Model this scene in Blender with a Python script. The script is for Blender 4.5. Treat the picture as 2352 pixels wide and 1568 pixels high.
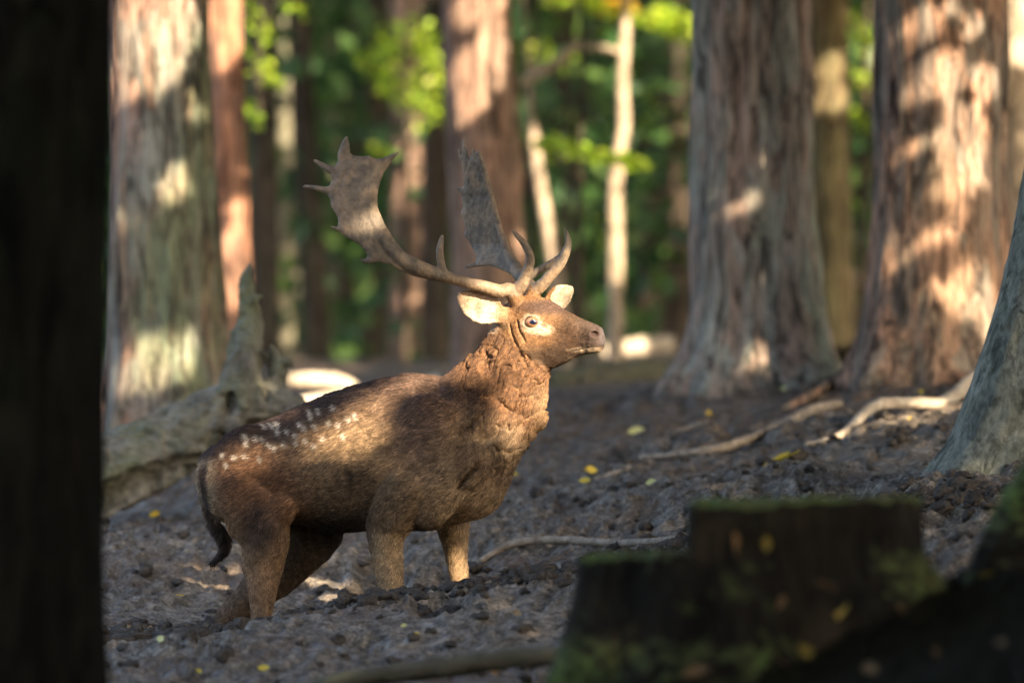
import bpy, math, random
import numpy as np
from mathutils import Vector

for o in list(bpy.data.objects):
    bpy.data.objects.remove(o)
scene = bpy.context.scene
R = math.radians

# ------------------------------------------------------------------ camera
# Pixel units: the photograph counted as 2352 x 1567.  200 mm lens on a 36 mm frame.
KPX = 2352 / (36.0 / 200.0)          # pixels per metre at one metre
CZ = 1.0                             # camera height
UC, VC = 1176.0, 783.5
DEER_D = 16.6                        # distance of the deer
cam_data = bpy.data.cameras.new("camera")
cam = bpy.data.objects.new("camera", cam_data)
scene.collection.objects.link(cam)
cam.location = (0, 0, CZ)
cam.rotation_euler = (R(90), 0, 0)
cam_data.lens = 200
cam_data.sensor_width = 36
cam_data.clip_start = 0.1
cam_data.clip_end = 600
cam_data.dof.use_dof = True
cam_data.dof.focus_distance = 16.5
cam_data.dof.aperture_fstop = 2.3
scene.camera = cam

# ------------------------------------------------------------------ sky and sun
SUN_EL, SUN_AZ = R(27), R(32)        # azimuth: to the right of straight behind the camera
SUN = np.array([math.sin(SUN_AZ) * math.cos(SUN_EL), -math.cos(SUN_AZ) * math.cos(SUN_EL), math.sin(SUN_EL)])
world = bpy.data.worlds.new("World")
scene.world = world
world.use_nodes = True
nt = world.node_tree
nt.nodes.clear()
wo = nt.nodes.new("ShaderNodeOutputWorld")
bg = nt.nodes.new("ShaderNodeBackground")
sky = nt.nodes.new("ShaderNodeTexSky")
sky.sky_type = 'NISHITA'
sky.sun_disc = False
sky.sun_elevation = SUN_EL
sky.sun_rotation = math.pi - SUN_AZ
sky.air_density = 0.9
sky.dust_density = 4.0
sky.ozone_density = 0.6
bg.inputs[1].default_value = 0.13
nt.links.new(sky.outputs[0], bg.inputs[0])
nt.links.new(bg.outputs[0], wo.inputs[0])
sun_data = bpy.data.lights.new("sun", 'SUN')
sun_data.energy = 5.0
sun_data.angle = R(0.53)
sun_data.color = (1.0, 0.83, 0.62)
sun = bpy.data.objects.new("sun", sun_data)
scene.collection.objects.link(sun)
sun.rotation_euler = Vector(SUN).to_track_quat('Z', 'Y').to_euler()
sun.location = Vector(SUN) * 40

vs = scene.view_settings
vs.view_transform = 'Standard'
vs.look = 'None'
vs.gamma = 1
vs.use_curve_mapping = False
vs.exposure = 2.45
scene.render.engine = 'CYCLES'
cy = scene.cycles
cy.use_denoising = True
cy.max_bounces = 5
cy.diffuse_bounces = 3
cy.glossy_bounces = 2
cy.transmission_bounces = 3
cy.transparent_max_bounces = 4
cy.sample_clamp_indirect = 6
cy.caustics_reflective = False
cy.caustics_refractive = False

# ------------------------------------------------------------------ helpers
rng = np.random.default_rng(7)
random.seed(7)


def W(u, v, d):
    """pixel (u, v) at distance d -> world"""
    return np.stack(np.broadcast_arrays((np.asarray(u, float) - UC) / KPX * d, d, CZ + (VC - np.asarray(v, float)) / KPX * d), -1).astype(float)


def _hash(i, j, k, seed):
    h = (i * 374761393 + j * 668265263 + k * 2147483647 + seed * 974634541) & 0xFFFFFFFF
    h = ((h ^ (h >> 13)) * 1274126177) & 0xFFFFFFFF
    h = ((h ^ (h >> 16)) * 2246822519) & 0xFFFFFFFF
    return ((h ^ (h >> 15)) & 0xFFFFFF) / float(0xFFFFFF)


def noise3(x, y, z, seed=0):
    """value noise in -1..1"""
    x, y, z = np.broadcast_arrays(np.asarray(x, float), np.asarray(y, float), np.asarray(z, float))
    xi, yi, zi = np.floor(x).astype(np.int64), np.floor(y).astype(np.int64), np.floor(z).astype(np.int64)
    fx, fy, fz = x - xi, y - yi, z - zi
    fx, fy, fz = [f * f * f * (f * (f * 6 - 15) + 10) for f in (fx, fy, fz)]
    r = 0
    for a in (0, 1):
        for b in (0, 1):
            for c in (0, 1):
                wgt = (fx if a else 1 - fx) * (fy if b else 1 - fy) * (fz if c else 1 - fz)
                r = r + wgt * _hash(xi + a, yi + b, zi + c, seed)
    return r * 2 - 1


def fbm(x, y, z, octs=3, seed=0, gain=0.5):
    r, a, f = 0, 1.0, 1.0
    for o in range(octs):
        r = r + a * noise3(np.asarray(x) * f, np.asarray(y) * f, np.asarray(z) * f, seed + o * 17)
        a *= gain
        f *= 2.03
    return r


def sstep(a, b, x):
    t = np.clip((np.asarray(x, float) - a) / (b - a), 0, 1)
    return t * t * (3 - 2 * t)


def new_mesh(name, verts, faces, mat=None, parent=None, smooth=True, colors=None, cname="tint"):
    me = bpy.data.meshes.new(name)
    verts = np.asarray(verts, np.float32)
    faces = np.asarray(faces, np.int32)
    n = faces.shape[1]
    me.vertices.add(len(verts))
    me.vertices.foreach_set("co", verts.ravel())
    me.loops.add(faces.size)
    me.loops.foreach_set("vertex_index", faces.ravel())
    me.polygons.add(len(faces))
    me.polygons.foreach_set("loop_start", np.arange(len(faces), dtype=np.int32) * n)
    me.polygons.foreach_set("loop_total", np.full(len(faces), n, np.int32))
    me.polygons.foreach_set("use_smooth", np.full(len(faces), smooth, bool))
    me.update(calc_edges=True)
    if colors is not None:
        at = me.attributes.new(cname, 'FLOAT_COLOR', 'POINT')
        c4 = np.ones((len(verts), 4), np.float32)
        c4[:, :3] = colors
        at.data.foreach_set("color", c4.ravel())
    if mat:
        me.materials.append(mat)
    o = bpy.data.objects.new(name, me)
    scene.collection.objects.link(o)
    if parent:
        o.parent = parent
        o.matrix_parent_inverse = parent.matrix_world.inverted()
    return o


def empty(name, loc):
    o = bpy.data.objects.new(name, None)
    o.empty_display_size = 0.2
    scene.collection.objects.link(o)
    o.location = [float(c) for c in loc]
    bpy.context.view_layer.update()
    return o


def tag(o, label=None, cat=None, group=None, kind=None):
    if label: o["label"] = label
    if cat: o["category"] = cat
    if group: o["group"] = group
    if kind: o["kind"] = kind
    return o


def catmull(pts, n):
    """resample control rows smoothly (n samples)"""
    P = np.asarray(pts, float)
    m = len(P)
    t = np.linspace(0, m - 1, n)
    i = np.clip(np.floor(t).astype(int), 0, m - 2)
    f = (t - i)[:, None]
    p0, p1, p2, p3 = P[np.maximum(i - 1, 0)], P[i], P[i + 1], P[np.minimum(i + 2, m - 1)]
    return 0.5 * (2 * p1 + (p2 - p0) * f + (2 * p0 - 5 * p1 + 4 * p2 - p3) * f ** 2 + (3 * p1 - p0 - 3 * p2 + p3) * f ** 3)


# ---- node helper
class NT:
    def __init__(self, name):
        self.mat = bpy.data.materials.new(name)
        self.mat.use_nodes = True
        self.t = self.mat.node_tree
        self.t.nodes.clear()
        self.out = self.n("ShaderNodeOutputMaterial")

    def n(self, typ, ins=None, **props):
        nd = self.t.nodes.new(typ)
        for k, v in props.items():
            setattr(nd, k, v)
        for k, v in (ins or {}).items():
            self.set(nd, k, v)
        return nd

    def set(self, nd, k, v):
        s = nd.inputs[k]
        if hasattr(v, "bl_idname") and not hasattr(v, "is_output"):
            v = v.outputs[0]
        if hasattr(v, "is_output"):
            self.t.links.new(v, s)
        else:
            if isinstance(v, (tuple, list)) and len(v) == 3 and s.type == 'RGBA':
                v = (*v, 1)
            s.default_value = v

    def coords(self, scale=(1, 1, 1), kind="Object"):
        c = self.n("ShaderNodeTexCoord")
        m = self.n("ShaderNodeMapping", {"Vector": c.outputs[kind], "Scale": scale})
        return m.outputs[0]

    def noise(self, vec, scale, detail=4, rough=0.55, dist=0.0):
        return self.n("ShaderNodeTexNoise", {"Vector": vec, "Scale": scale, "Detail": detail, "Roughness": rough, "Distortion": dist}).outputs[0]

    def ramp(self, fac, stops):
        r = self.n("ShaderNodeValToRGB", {"Fac": fac})
        e = r.color_ramp.elements
        while len(e) < len(stops):
            e.new(0.5)
        for el, (p, c) in zip(e, stops):
            el.position = p
            el.color = (*c, 1) if len(c) == 3 else c
        return r.outputs[0]

    def mix(self, fac, a, b, mode='MIX'):
        m = self.n("ShaderNodeMix", data_type='RGBA', blend_type=mode)
        self.set(m, 0, fac)
        self.set(m, 6, a)
        self.set(m, 7, b)
        return m.outputs[2]

    def math(self, op, a, b=0.5, c=None):
        m = self.n("ShaderNodeMath", operation=op)
        self.set(m, 0, a)
        self.set(m, 1, b)
        if c is not None:
            self.set(m, 2, c)
        return m.outputs[0]

    def bump(self, h, strength=0.5, dist=0.01, normal=None):
        b = self.n("ShaderNodeBump", {"Height": h, "Strength": strength, "Distance": dist})
        if normal:
            self.set(b, "Normal", normal)
        return b.outputs[0]

    def principled(self, color, rough=0.8, spec=0.3, normal=None, **kw):
        p = self.n("ShaderNodeBsdfPrincipled", {"Base Color": color, "Roughness": rough, "Specular IOR Level": spec})
        if normal is not None:
            self.set(p, "Normal", normal)
        for k, v in kw.items():
            self.set(p, k.replace("_", " "), v)
        self.t.links.new(p.outputs[0], self.out.inputs[0])
        return p


# ------------------------------------------------------------------ materials
def mat_mud():
    m = NT("churned_mud")
    v = m.coords()
    n1 = m.noise(v, 2.2, 5, 0.6)
    n2 = m.math('ADD', m.math('MULTIPLY', m.noise(v, 24, 4, 0.65), 0.5), m.math('MULTIPLY', m.noise(v, 75, 4, 0.7, 0.5), 0.5))
    n3 = m.noise(v, 160, 3, 0.6)
    c = m.ramp(n2, [(0.38, (0.05, 0.040, 0.030)), (0.5, (0.205, 0.166, 0.122)), (0.62, (0.49, 0.41, 0.315))])
    brown = m.ramp(n3, [(0.3, (0.085, 0.052, 0.033)), (0.7, (0.23, 0.15, 0.10))])
    f = m.ramp(n1, [(0.50, (0, 0, 0)), (0.68, (1, 1, 1))])
    c = m.mix(m.math('MULTIPLY', f, 0.7), c, brown)
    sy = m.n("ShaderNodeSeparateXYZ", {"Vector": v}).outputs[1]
    fore_shade = m.ramp(m.math('ADD', m.math('MULTIPLY', m.math('SUBTRACT', sy, 12.6), 0.42), m.math('MULTIPLY', m.math('SUBTRACT', n1, 0.5), 0.9)), [(0.25, (1,) * 3), (0.75, (0,) * 3)])  # ground nearest the camera painted dark to stand for its deep shade
    shade_tone = m.ramp(n2, [(0.35, (0.008, 0.007, 0.004)), (0.6, (0.028, 0.024, 0.012)), (0.75, (0.03, 0.035, 0.012))])
    c = m.mix(fore_shade, c, shade_tone)
    back = m.ramp(m.math('ADD', m.math('MULTIPLY', m.math('SUBTRACT', sy, 18.0), 0.3), m.math('SUBTRACT', n1, 0.5)), [(0.1, (0,) * 3), (0.8, (1,) * 3)])
    litter = m.ramp(n2, [(0.38, (0.03, 0.022, 0.014)), (0.5, (0.105, 0.072, 0.045)), (0.62, (0.27, 0.185, 0.115))])
    c = m.mix(m.math('MULTIPLY', back, 0.8), c, litter)
    h = m.math('ADD', n2, m.math('MULTIPLY', n3, 0.35))
    rough = m.ramp(m.noise(v, 9, 3), [(0.35, (0.42,) * 3), (0.65, (0.8,) * 3)])
    m.principled(c, m.mix(fore_shade, rough, (0.95,) * 3), m.mix(fore_shade, (0.4,) * 3, (0.05,) * 3), m.bump(h, 1.0, 0.05))
    return m.mat


def mat_bark(name, grey, pink, dark, moss=(0.09, 0.11, 0.05), moss_amt=0.35, zs=0.16, sc=1.0, bump=0.9, crack_amt=0.5, spec=0.2):
    m = NT(name)
    v = m.coords((1, 1, zs))
    v2 = m.coords((1, 1, 0.45))
    warp = m.noise(v2, 6 * sc, 3)
    vv = m.n("ShaderNodeVectorMath", operation='ADD')
    m.set(vv, 0, v)
    sc_ = m.n("ShaderNodeVectorMath", operation='SCALE')
    m.set(sc_, 0, m.n("ShaderNodeTexNoise", {"Vector": v2, "Scale": 5 * sc}).outputs[1])
    m.set(sc_, 3, 0.10)
    m.set(vv, 1, sc_)
    vo = m.n("ShaderNodeTexVoronoi", {"Vector": vv, "Scale": 22 * sc}, feature='DISTANCE_TO_EDGE').outputs[0]
    plate = m.n("ShaderNodeTexVoronoi", {"Vector": vv, "Scale": 22 * sc}).outputs[1]
    pl = m.n("ShaderNodeSeparateColor", {"Color": plate}).outputs[0]
    n1 = m.noise(v2, 3.5 * sc, 5, 0.6)
    n2 = m.noise(v, 60 * sc, 4, 0.6)
    c = m.mix(m.ramp(m.math('ADD', m.math('MULTIPLY', n1, 0.7), m.math('MULTIPLY', pl, 0.3)), [(0.38, (0, 0, 0)), (0.62, (1, 1, 1))]), grey, pink)
    c = m.mix(m.math('MULTIPLY', m.ramp(m.noise(v2, 2.1 * sc, 4, 0.65), [(0.48, (0, 0, 0)), (0.66, (1, 1, 1))]), moss_amt), c, moss)
    c = m.mix(m.ramp(n2, [(0.30, (0.75,) * 3), (0.55, (0,) * 3)]), c, dark)
    flake = m.noise(vv, 20 * sc, 6, 0.68, 0.8)
    crack = m.math('MULTIPLY', m.ramp(vo, [(0.0, (1, 1, 1)), (0.07, (0, 0, 0))]), m.ramp(m.noise(v2, 9 * sc, 3), [(0.45, (0,) * 3), (0.6, (1,) * 3)]))
    c = m.mix(m.math('MULTIPLY', crack, crack_amt), c, dark)
    c = m.mix(m.ramp(flake, [(0.36, (0.9,) * 3), (0.50, (0,) * 3)]), c, dark)
    c = m.mix(1.0, c, m.ramp(flake, [(0.3, (0.55,) * 3), (0.7, (1.45,) * 3)]), 'MULTIPLY')
    h = m.math('ADD', m.math('MULTIPLY', flake, 1.0), m.math('MULTIPLY', n2, 0.5))
    m.principled(c, 0.88, spec, m.bump(h, bump, 0.03))
    return m.mat


def mat_wood(name, a, b, moss=None, moss_amt=0.0, sc=1.0, stretch=(1, 1, 1)):
    m = NT(name)
    v = m.coords(stretch)
    n = m.noise(v, 14 * sc, 6, 0.62, 0.4)
    n1 = m.noise(m.coords(), 3.0 * sc, 4, 0.6)
    c = m.mix(m.ramp(n, [(0.32, (0, 0, 0)), (0.68, (1, 1, 1))]), a, b)
    if moss:
        c = m.mix(m.math('MULTIPLY', m.ramp(n1, [(0.44, (0,) * 3), (0.62, (1,) * 3)]), moss_amt), c, moss)
    m.principled(c, 0.85, 0.25, m.bump(m.math('ADD', n, m.math('MULTIPLY', m.noise(v, 60 * sc, 3), 0.4)), 0.7, 0.015))
    return m.mat


def mat_leaf(name, stops, trans=0.45, rough=0.5):
    m = NT(name)
    geo = m.n("ShaderNodeNewGeometry")
    c = m.ramp(geo.outputs["Random Per Island"], stops)
    p = m.n("ShaderNodeBsdfPrincipled", {"Base Color": c, "Roughness": rough, "Specular IOR Level": 0.35})
    tr = m.n("ShaderNodeBsdfTranslucent", {"Color": m.mix(1.0, c, (1.0, 1.0, 0.6), 'MULTIPLY')})
    mx = m.n("ShaderNodeMixShader", {0: trans, 1: p, 2: tr})
    m.t.links.new(mx.outputs[0], m.out.inputs[0])
    return m.mat


def mat_attr(name, attr, rough=0.75, spec=0.25, grain=0.0, gscale=60, bump=0.0):
    m = NT(name)
    a = m.n("ShaderNodeAttribute", attribute_name=attr)
    c = a.outputs[0]
    v = m.coords()
    nrm = None
    if grain:
        n = m.noise(v, gscale, 4, 0.6)
        c = m.mix(1.0, c, m.ramp(n, [(0.25, (1 - grain,) * 3), (0.75, (1 + grain,) * 3)]), 'MULTIPLY')
        if bump:
            nrm = m.bump(n, bump, 0.01)
    m.principled(c, rough, spec, nrm)
    return m.mat


M = {}
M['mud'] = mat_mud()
M['clod'] = mat_wood("mud_clod", (0.022, 0.018, 0.014), (0.10, 0.082, 0.064), sc=5)
M['spruce_grey'] = mat_bark("grey_spruce_bark", (0.23, 0.225, 0.185), (0.27, 0.165, 0.115), (0.03, 0.024, 0.018), (0.12, 0.155, 0.075), 0.75)
M['spruce_shade'] = mat_bark("ashen_spruce_bark", (0.29, 0.28, 0.225), (0.31, 0.215, 0.16), (0.06, 0.05, 0.038), (0.18, 0.205, 0.115), 0.7)
M['spruce_pink'] = mat_bark("pinkish_spruce_bark", (0.20, 0.165, 0.13), (0.36, 0.205, 0.13), (0.03, 0.02, 0.015), (0.13, 0.14, 0.08), 0.35)
M['spruce_red'] = mat_bark("red_spruce_bark", (0.26, 0.15, 0.10), (0.42, 0.19, 0.10), (0.06, 0.03, 0.02), (0.15, 0.1, 0.06), 0.15, sc=0.8)
M['bark_mid'] = mat_bark("brown_spruce_bark", (0.23, 0.16, 0.115), (0.31, 0.19, 0.13), (0.055, 0.035, 0.025), (0.12, 0.11, 0.06), 0.25)
M['bark_dark'] = mat_bark("dark_bark", (0.05, 0.043, 0.03), (0.065, 0.045, 0.03), (0.015, 0.012, 0.008), (0.045, 0.05, 0.022), 0.4)
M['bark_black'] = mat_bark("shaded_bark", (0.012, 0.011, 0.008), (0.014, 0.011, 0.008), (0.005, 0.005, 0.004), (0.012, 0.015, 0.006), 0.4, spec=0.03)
M['beech'] = mat_bark("grey_green_beech_bark", (0.13, 0.135, 0.105), (0.19, 0.195, 0.155), (0.05, 0.054, 0.04), (0.10, 0.125, 0.06), 0.55, zs=0.6, sc=0.8, bump=0.35, crack_amt=0.0)
M['pale'] = mat_bark("pale_sapling_bark", (0.31, 0.25, 0.18), (0.38, 0.29, 0.20), (0.10, 0.075, 0.05), (0.2, 0.18, 0.10), 0.3, zs=0.5, bump=0.3, crack_amt=0.0)
M['pale_far'] = mat_bark("mossy_far_bark", (0.18, 0.17, 0.12), (0.22, 0.19, 0.13), (0.06, 0.05, 0.03), (0.13, 0.14, 0.07), 0.5, zs=0.5, bump=0.3, crack_amt=0.0)
M['olive'] = mat_bark("olive_bark", (0.14, 0.12, 0.06), (0.17, 0.125, 0.065), (0.04, 0.03, 0.015), (0.1, 0.1, 0.04), 0.4)
M['deadwood'] = mat_wood("weathered_dead_wood", (0.055, 0.045, 0.032), (0.235, 0.215, 0.17), (0.11, 0.125, 0.06), 0.6)
M['log_pale'] = mat_wood("pale_dry_log", (0.30, 0.24, 0.17), (0.5, 0.42, 0.31))
M['log_dark'] = mat_wood("dark_damp_log", (0.05, 0.042, 0.03), (0.12, 0.10, 0.07), (0.07, 0.08, 0.035), 0.5)
M['stick'] = mat_wood("barked_stick", (0.15, 0.115, 0.08), (0.40, 0.33, 0.25), sc=2)


def mat_stump():
    m = NT("rotting_stump_wood")
    v = m.coords((1, 1, 0.3))
    n = m.noise(v, 14, 6, 0.62, 0.4)
    n1 = m.noise(m.coords(), 5, 4, 0.6)
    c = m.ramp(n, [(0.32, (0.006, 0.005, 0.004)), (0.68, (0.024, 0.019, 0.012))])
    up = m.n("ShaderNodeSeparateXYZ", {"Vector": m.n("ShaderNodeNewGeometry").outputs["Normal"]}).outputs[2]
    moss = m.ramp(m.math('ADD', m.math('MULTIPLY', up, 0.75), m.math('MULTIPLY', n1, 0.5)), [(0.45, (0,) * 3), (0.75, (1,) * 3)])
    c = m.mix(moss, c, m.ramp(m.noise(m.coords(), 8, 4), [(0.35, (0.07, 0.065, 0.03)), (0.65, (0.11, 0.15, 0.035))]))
    m.principled(c, 0.9, 0.08, m.bump(n, 0.7, 0.015))
    return m.mat


M['stump'] = mat_stump()
M['antler'] = None

# ------------------------------------------------------------------ terrain
TP = []
for d, row in {
    5: [(-6, -1.6), (-2, -1.35), (0, -1.25), (2, -1.0), (6, -0.4)],
    8: [(-6, -1.5), (-2, -1.22), (0, -1.12), (2, -0.75), (6, -0.1)],
}.items():
    for x, z in row:
        TP.append((x, d, CZ + z))
for d, row in {
    12: [(-600, 2050), (300, 1815), (1176, 1745), (1600, 1620), (2100, 1420), (2352, 1330), (3400, 1000)],
    14.5: [(-600, 1700), (270, 1585), (800, 1563), (1300, 1525), (1800, 1430), (2250, 1310), (3200, 1050)],
    16.1: [(-600, 1560), (100, 1490), (270, 1474), (500, 1462), (700, 1428), (850, 1402), (1100, 1378), (1300, 1352), (1500, 1312), (1900, 1222), (2250, 1160), (3200, 990)],
    16.75: [(-600, 1480), (100, 1440), (280, 1425), (450, 1500), (560, 1545), (700, 1545), (900, 1515), (1060, 1475), (1200, 1390), (1350, 1322), (1600, 1262), (1900, 1190), (2200, 1130), (3200, 950)],
    18: [(-600, 1380), (270, 1305), (760, 1300), (1150, 1265), (1500, 1185), (1900, 1102), (2200, 1042), (3200, 900)],
    20: [(-600, 1250), (300, 1175), (700, 1140), (1300, 1062), (1700, 1002), (2100, 952), (3200, 860)],
    22: [(-600, 1080), (300, 1030), (700, 1000), (1300, 968), (1700, 905), (2200, 885), (3200, 840)],
    25: [(-800, 960), (300, 935), (700, 922), (1300, 893), (1700, 862), (2100, 845), (3200, 820)],
    30: [(-1500, 885), (300, 872), (1200, 862), (2100, 840), (3500, 800)],
    34: [(1360, 822), (1480, 813), (1580, 808)],
    40: [(-2000, 840), (300, 836), (1200, 828), (2100, 815), (4000, 780)],
    60: [(-3000, 815), (1200, 806), (5000, 770)],
    110: [(-4000, 790), (1200, 780), (6000, 740)],
}.items():
    for u, v in row:
        p = W(u, v, d)
        TP.append(tuple(p))
TP = np.array(TP)


def _warp(x, y):
    return np.stack([np.asarray(x, float) * 12 / (np.asarray(y) + 4), 9 * np.log(np.asarray(y, float) + 2)], -1)


_A = _warp(TP[:, 0], TP[:, 1])


def _phi(r):
    return np.where(r > 1e-9, r * r * np.log(np.maximum(r, 1e-9)), 0)


_n = len(TP)
_S = np.zeros((_n + 3, _n + 3))
_S[:_n, :_n] = _phi(np.linalg.norm(_A[:, None] - _A[None], axis=-1)) + np.eye(_n) * 0.02
_S[:_n, _n:] = np.concatenate([np.ones((_n, 1)), _A], 1)
_S[_n:, :_n] = _S[:_n, _n:].T
_wt = np.linalg.solve(_S, np.concatenate([TP[:, 2], np.zeros(3)]))


def ground_smooth(x, y):
    x, y = np.broadcast_arrays(np.asarray(x, float), np.asarray(y, float))
    shp = x.shape
    lim = 3.5 + np.maximum(y, 4) * 0.30
    q = _warp(np.clip(x.ravel(), -lim.ravel(), lim.ravel()), np.clip(y.ravel(), 4.5, 112))
    out = np.empty(len(q))
    for i in range(0, len(q), 20000):
        qq = q[i:i + 20000]
        r = np.linalg.norm(qq[:, None] - _A[None], axis=-1)
        out[i:i + 20000] = _phi(r) @ _wt[:_n] + _wt[_n] + qq @ _wt[_n + 1:]
    return out.reshape(shp)


def clump(x, y):
    """churned mud relief in metres"""
    a = fbm(x * 1.3, y * 1.0, 0.3, 3, 3)
    amp = 0.55 + 0.45 * sstep(-0.3, 0.5, a)
    wx, wy = x + 0.03 * noise3(x * 9, y * 9, 2, 5), y + 0.03 * noise3(x * 9, y * 9, 7, 6)
    b = 1 - np.abs(noise3(wx * 9, wy * 7, 0.5, 11)) * 2
    c = 1 - np.abs(noise3(wx * 21, wy * 18, 1.5, 12)) * 2
    e = noise3(wx * 46, wy * 42, 2.5, 13)
    near = 1 - 0.75 * sstep(20, 25, y)
    pits = -0.05 * sstep(0.35, 0.75, noise3(x * 5, y * 4.2, 9.1, 31))
    return near * (amp * (0.016 * b + 0.020 * c + 0.016 * e + 0.011 * noise3(wx * 72, wy * 66, 4.5, 14)) + pits) + 0.03 * a


def ground_z(x, y):
    return ground_smooth(x, y) + clump(np.asarray(x, float), np.asarray(y, float))


def ground_hit(u, v, d0=11.0, d1=45.0):
    """where the ray through pixel (u, v) first meets the ground"""
    d = np.arange(d0, d1, 0.05)
    p = W(np.full(len(d), float(u)), np.full(len(d), float(v)), d)
    g = ground_smooth(p[:, 0], p[:, 1])
    below = np.nonzero(p[:, 2] < g)[0]
    i = below[0] if len(below) else len(d) - 1
    q = p[i].copy()
    q[2] = float(ground_z(q[0], q[1]))
    return q


def axis_pts(segs):
    out = []
    for a, b, s in segs:
        out.append(np.arange(a, b, s))
    return np.concatenate(out)


gx_pos = np.concatenate([np.arange(0, 2.2, 0.012), np.arange(2.2, 4, 0.05), np.geomspace(4, 70, 26)])
gx = np.concatenate([-gx_pos[:0:-1], gx_pos])
gy = np.concatenate([np.linspace(-8, 7, 12, endpoint=False), np.arange(7, 14.4, 0.05), np.arange(14.4, 18.8, 0.012), np.arange(18.6, 25, 0.035), np.arange(25, 40, 0.25), np.geomspace(40, 130, 24)])
GX, GY = np.meshgrid(gx, gy)
GZs = ground_smooth(GX, GY)
GZ = GZs + clump(GX, GY)
nx, ny = len(gx), len(gy)
ii = np.arange(nx * ny).reshape(ny, nx)
gf = np.stack([ii[:-1, :-1], ii[:-1, 1:], ii[1:, 1:], ii[1:, :-1]], -1).reshape(-1, 4)
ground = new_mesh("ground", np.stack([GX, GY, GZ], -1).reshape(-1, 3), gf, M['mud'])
tag(ground, kind="structure")

# clods of churned mud, most of them on the bank in front of the deer
import bmesh
bm = bmesh.new()
bmesh.ops.create_icosphere(bm, subdivisions=1, radius=1)
bm.verts.ensure_lookup_table()
ICO_V = np.array([v.co[:] for v in bm.verts])
ICO_F = np.array([[v.index for v in f.verts] for f in bm.faces])
bm.free()
bm = bmesh.new()
bmesh.ops.create_icosphere(bm, subdivisions=2, radius=1)
ICO2_V = np.array([v.co[:] for v in bm.verts])
ICO2_F = np.array([[v.index for v in f.verts] for f in bm.faces])
bm.free()


def clods(name, pts, sizes, mat, seed=0):
    r = np.random.default_rng(seed)
    n = len(pts)
    ang = r.uniform(0, 6.283, n)
    sc = np.stack([r.uniform(0.7, 1.3, n), r.uniform(0.7, 1.3, n), r.uniform(0.5, 0.95, n)], -1) * np.asarray(sizes)[:, None]
    V = np.broadcast_to(ICO2_V[None], (n, len(ICO2_V), 3))
    off = r.uniform(0, 100, (n, 1, 3))
    nn = fbm(V[..., 0] * 1.6 + off[..., 0], V[..., 1] * 1.6 + off[..., 1], V[..., 2] * 1.6 + off[..., 2], 2, 40, 0.7)
    V = V * (1 + 0.55 * nn[..., None]) * sc[:, None, :]
    c, s = np.cos(ang)[:, None], np.sin(ang)[:, None]
    V = np.stack([V[..., 0] * c - V[..., 1] * s, V[..., 0] * s + V[..., 1] * c, V[..., 2]], -1) + np.asarray(pts)[:, None, :]
    F = ICO2_F[None] + (np.arange(n) * len(ICO2_V))[:, None, None]
    return new_mesh(name, V.reshape(-1, 3), F.reshape(-1, 3), mat)


r_ = np.random.default_rng(5)
n_ = 2600
cx = r_.uniform(-1.5, 1.6, n_)
cyy = 16.1 + r_.normal(0, 0.22, n_)
cxb, cyb = r_.uniform(-2.2, 2.2, 900), r_.uniform(14.2, 19.5, 900)
CX, CY = np.concatenate([cx, cxb]), np.concatenate([cyy, cyb])
CS = np.concatenate([r_.gamma(3.0, 0.0062, n_), r_.gamma(3, 0.0055, 900)])
CS = np.clip(CS * 0.8, 0.005, 0.026)
CP = np.stack([CX, CY, ground_z(CX, CY) + CS * 0.25], -1)
tag(clods("mud_clods", CP, CS, M['clod'], 3), "crumbly dark clods of churned mud", "mud", kind="stuff")


# ------------------------------------------------------------------ signed-distance modelling
def smin(a, b, k):
    h = np.clip(0.5 + 0.5 * (b - a) / k, 0, 1)
    return b + (a - b) * h - k * h * (1 - h)


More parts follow.
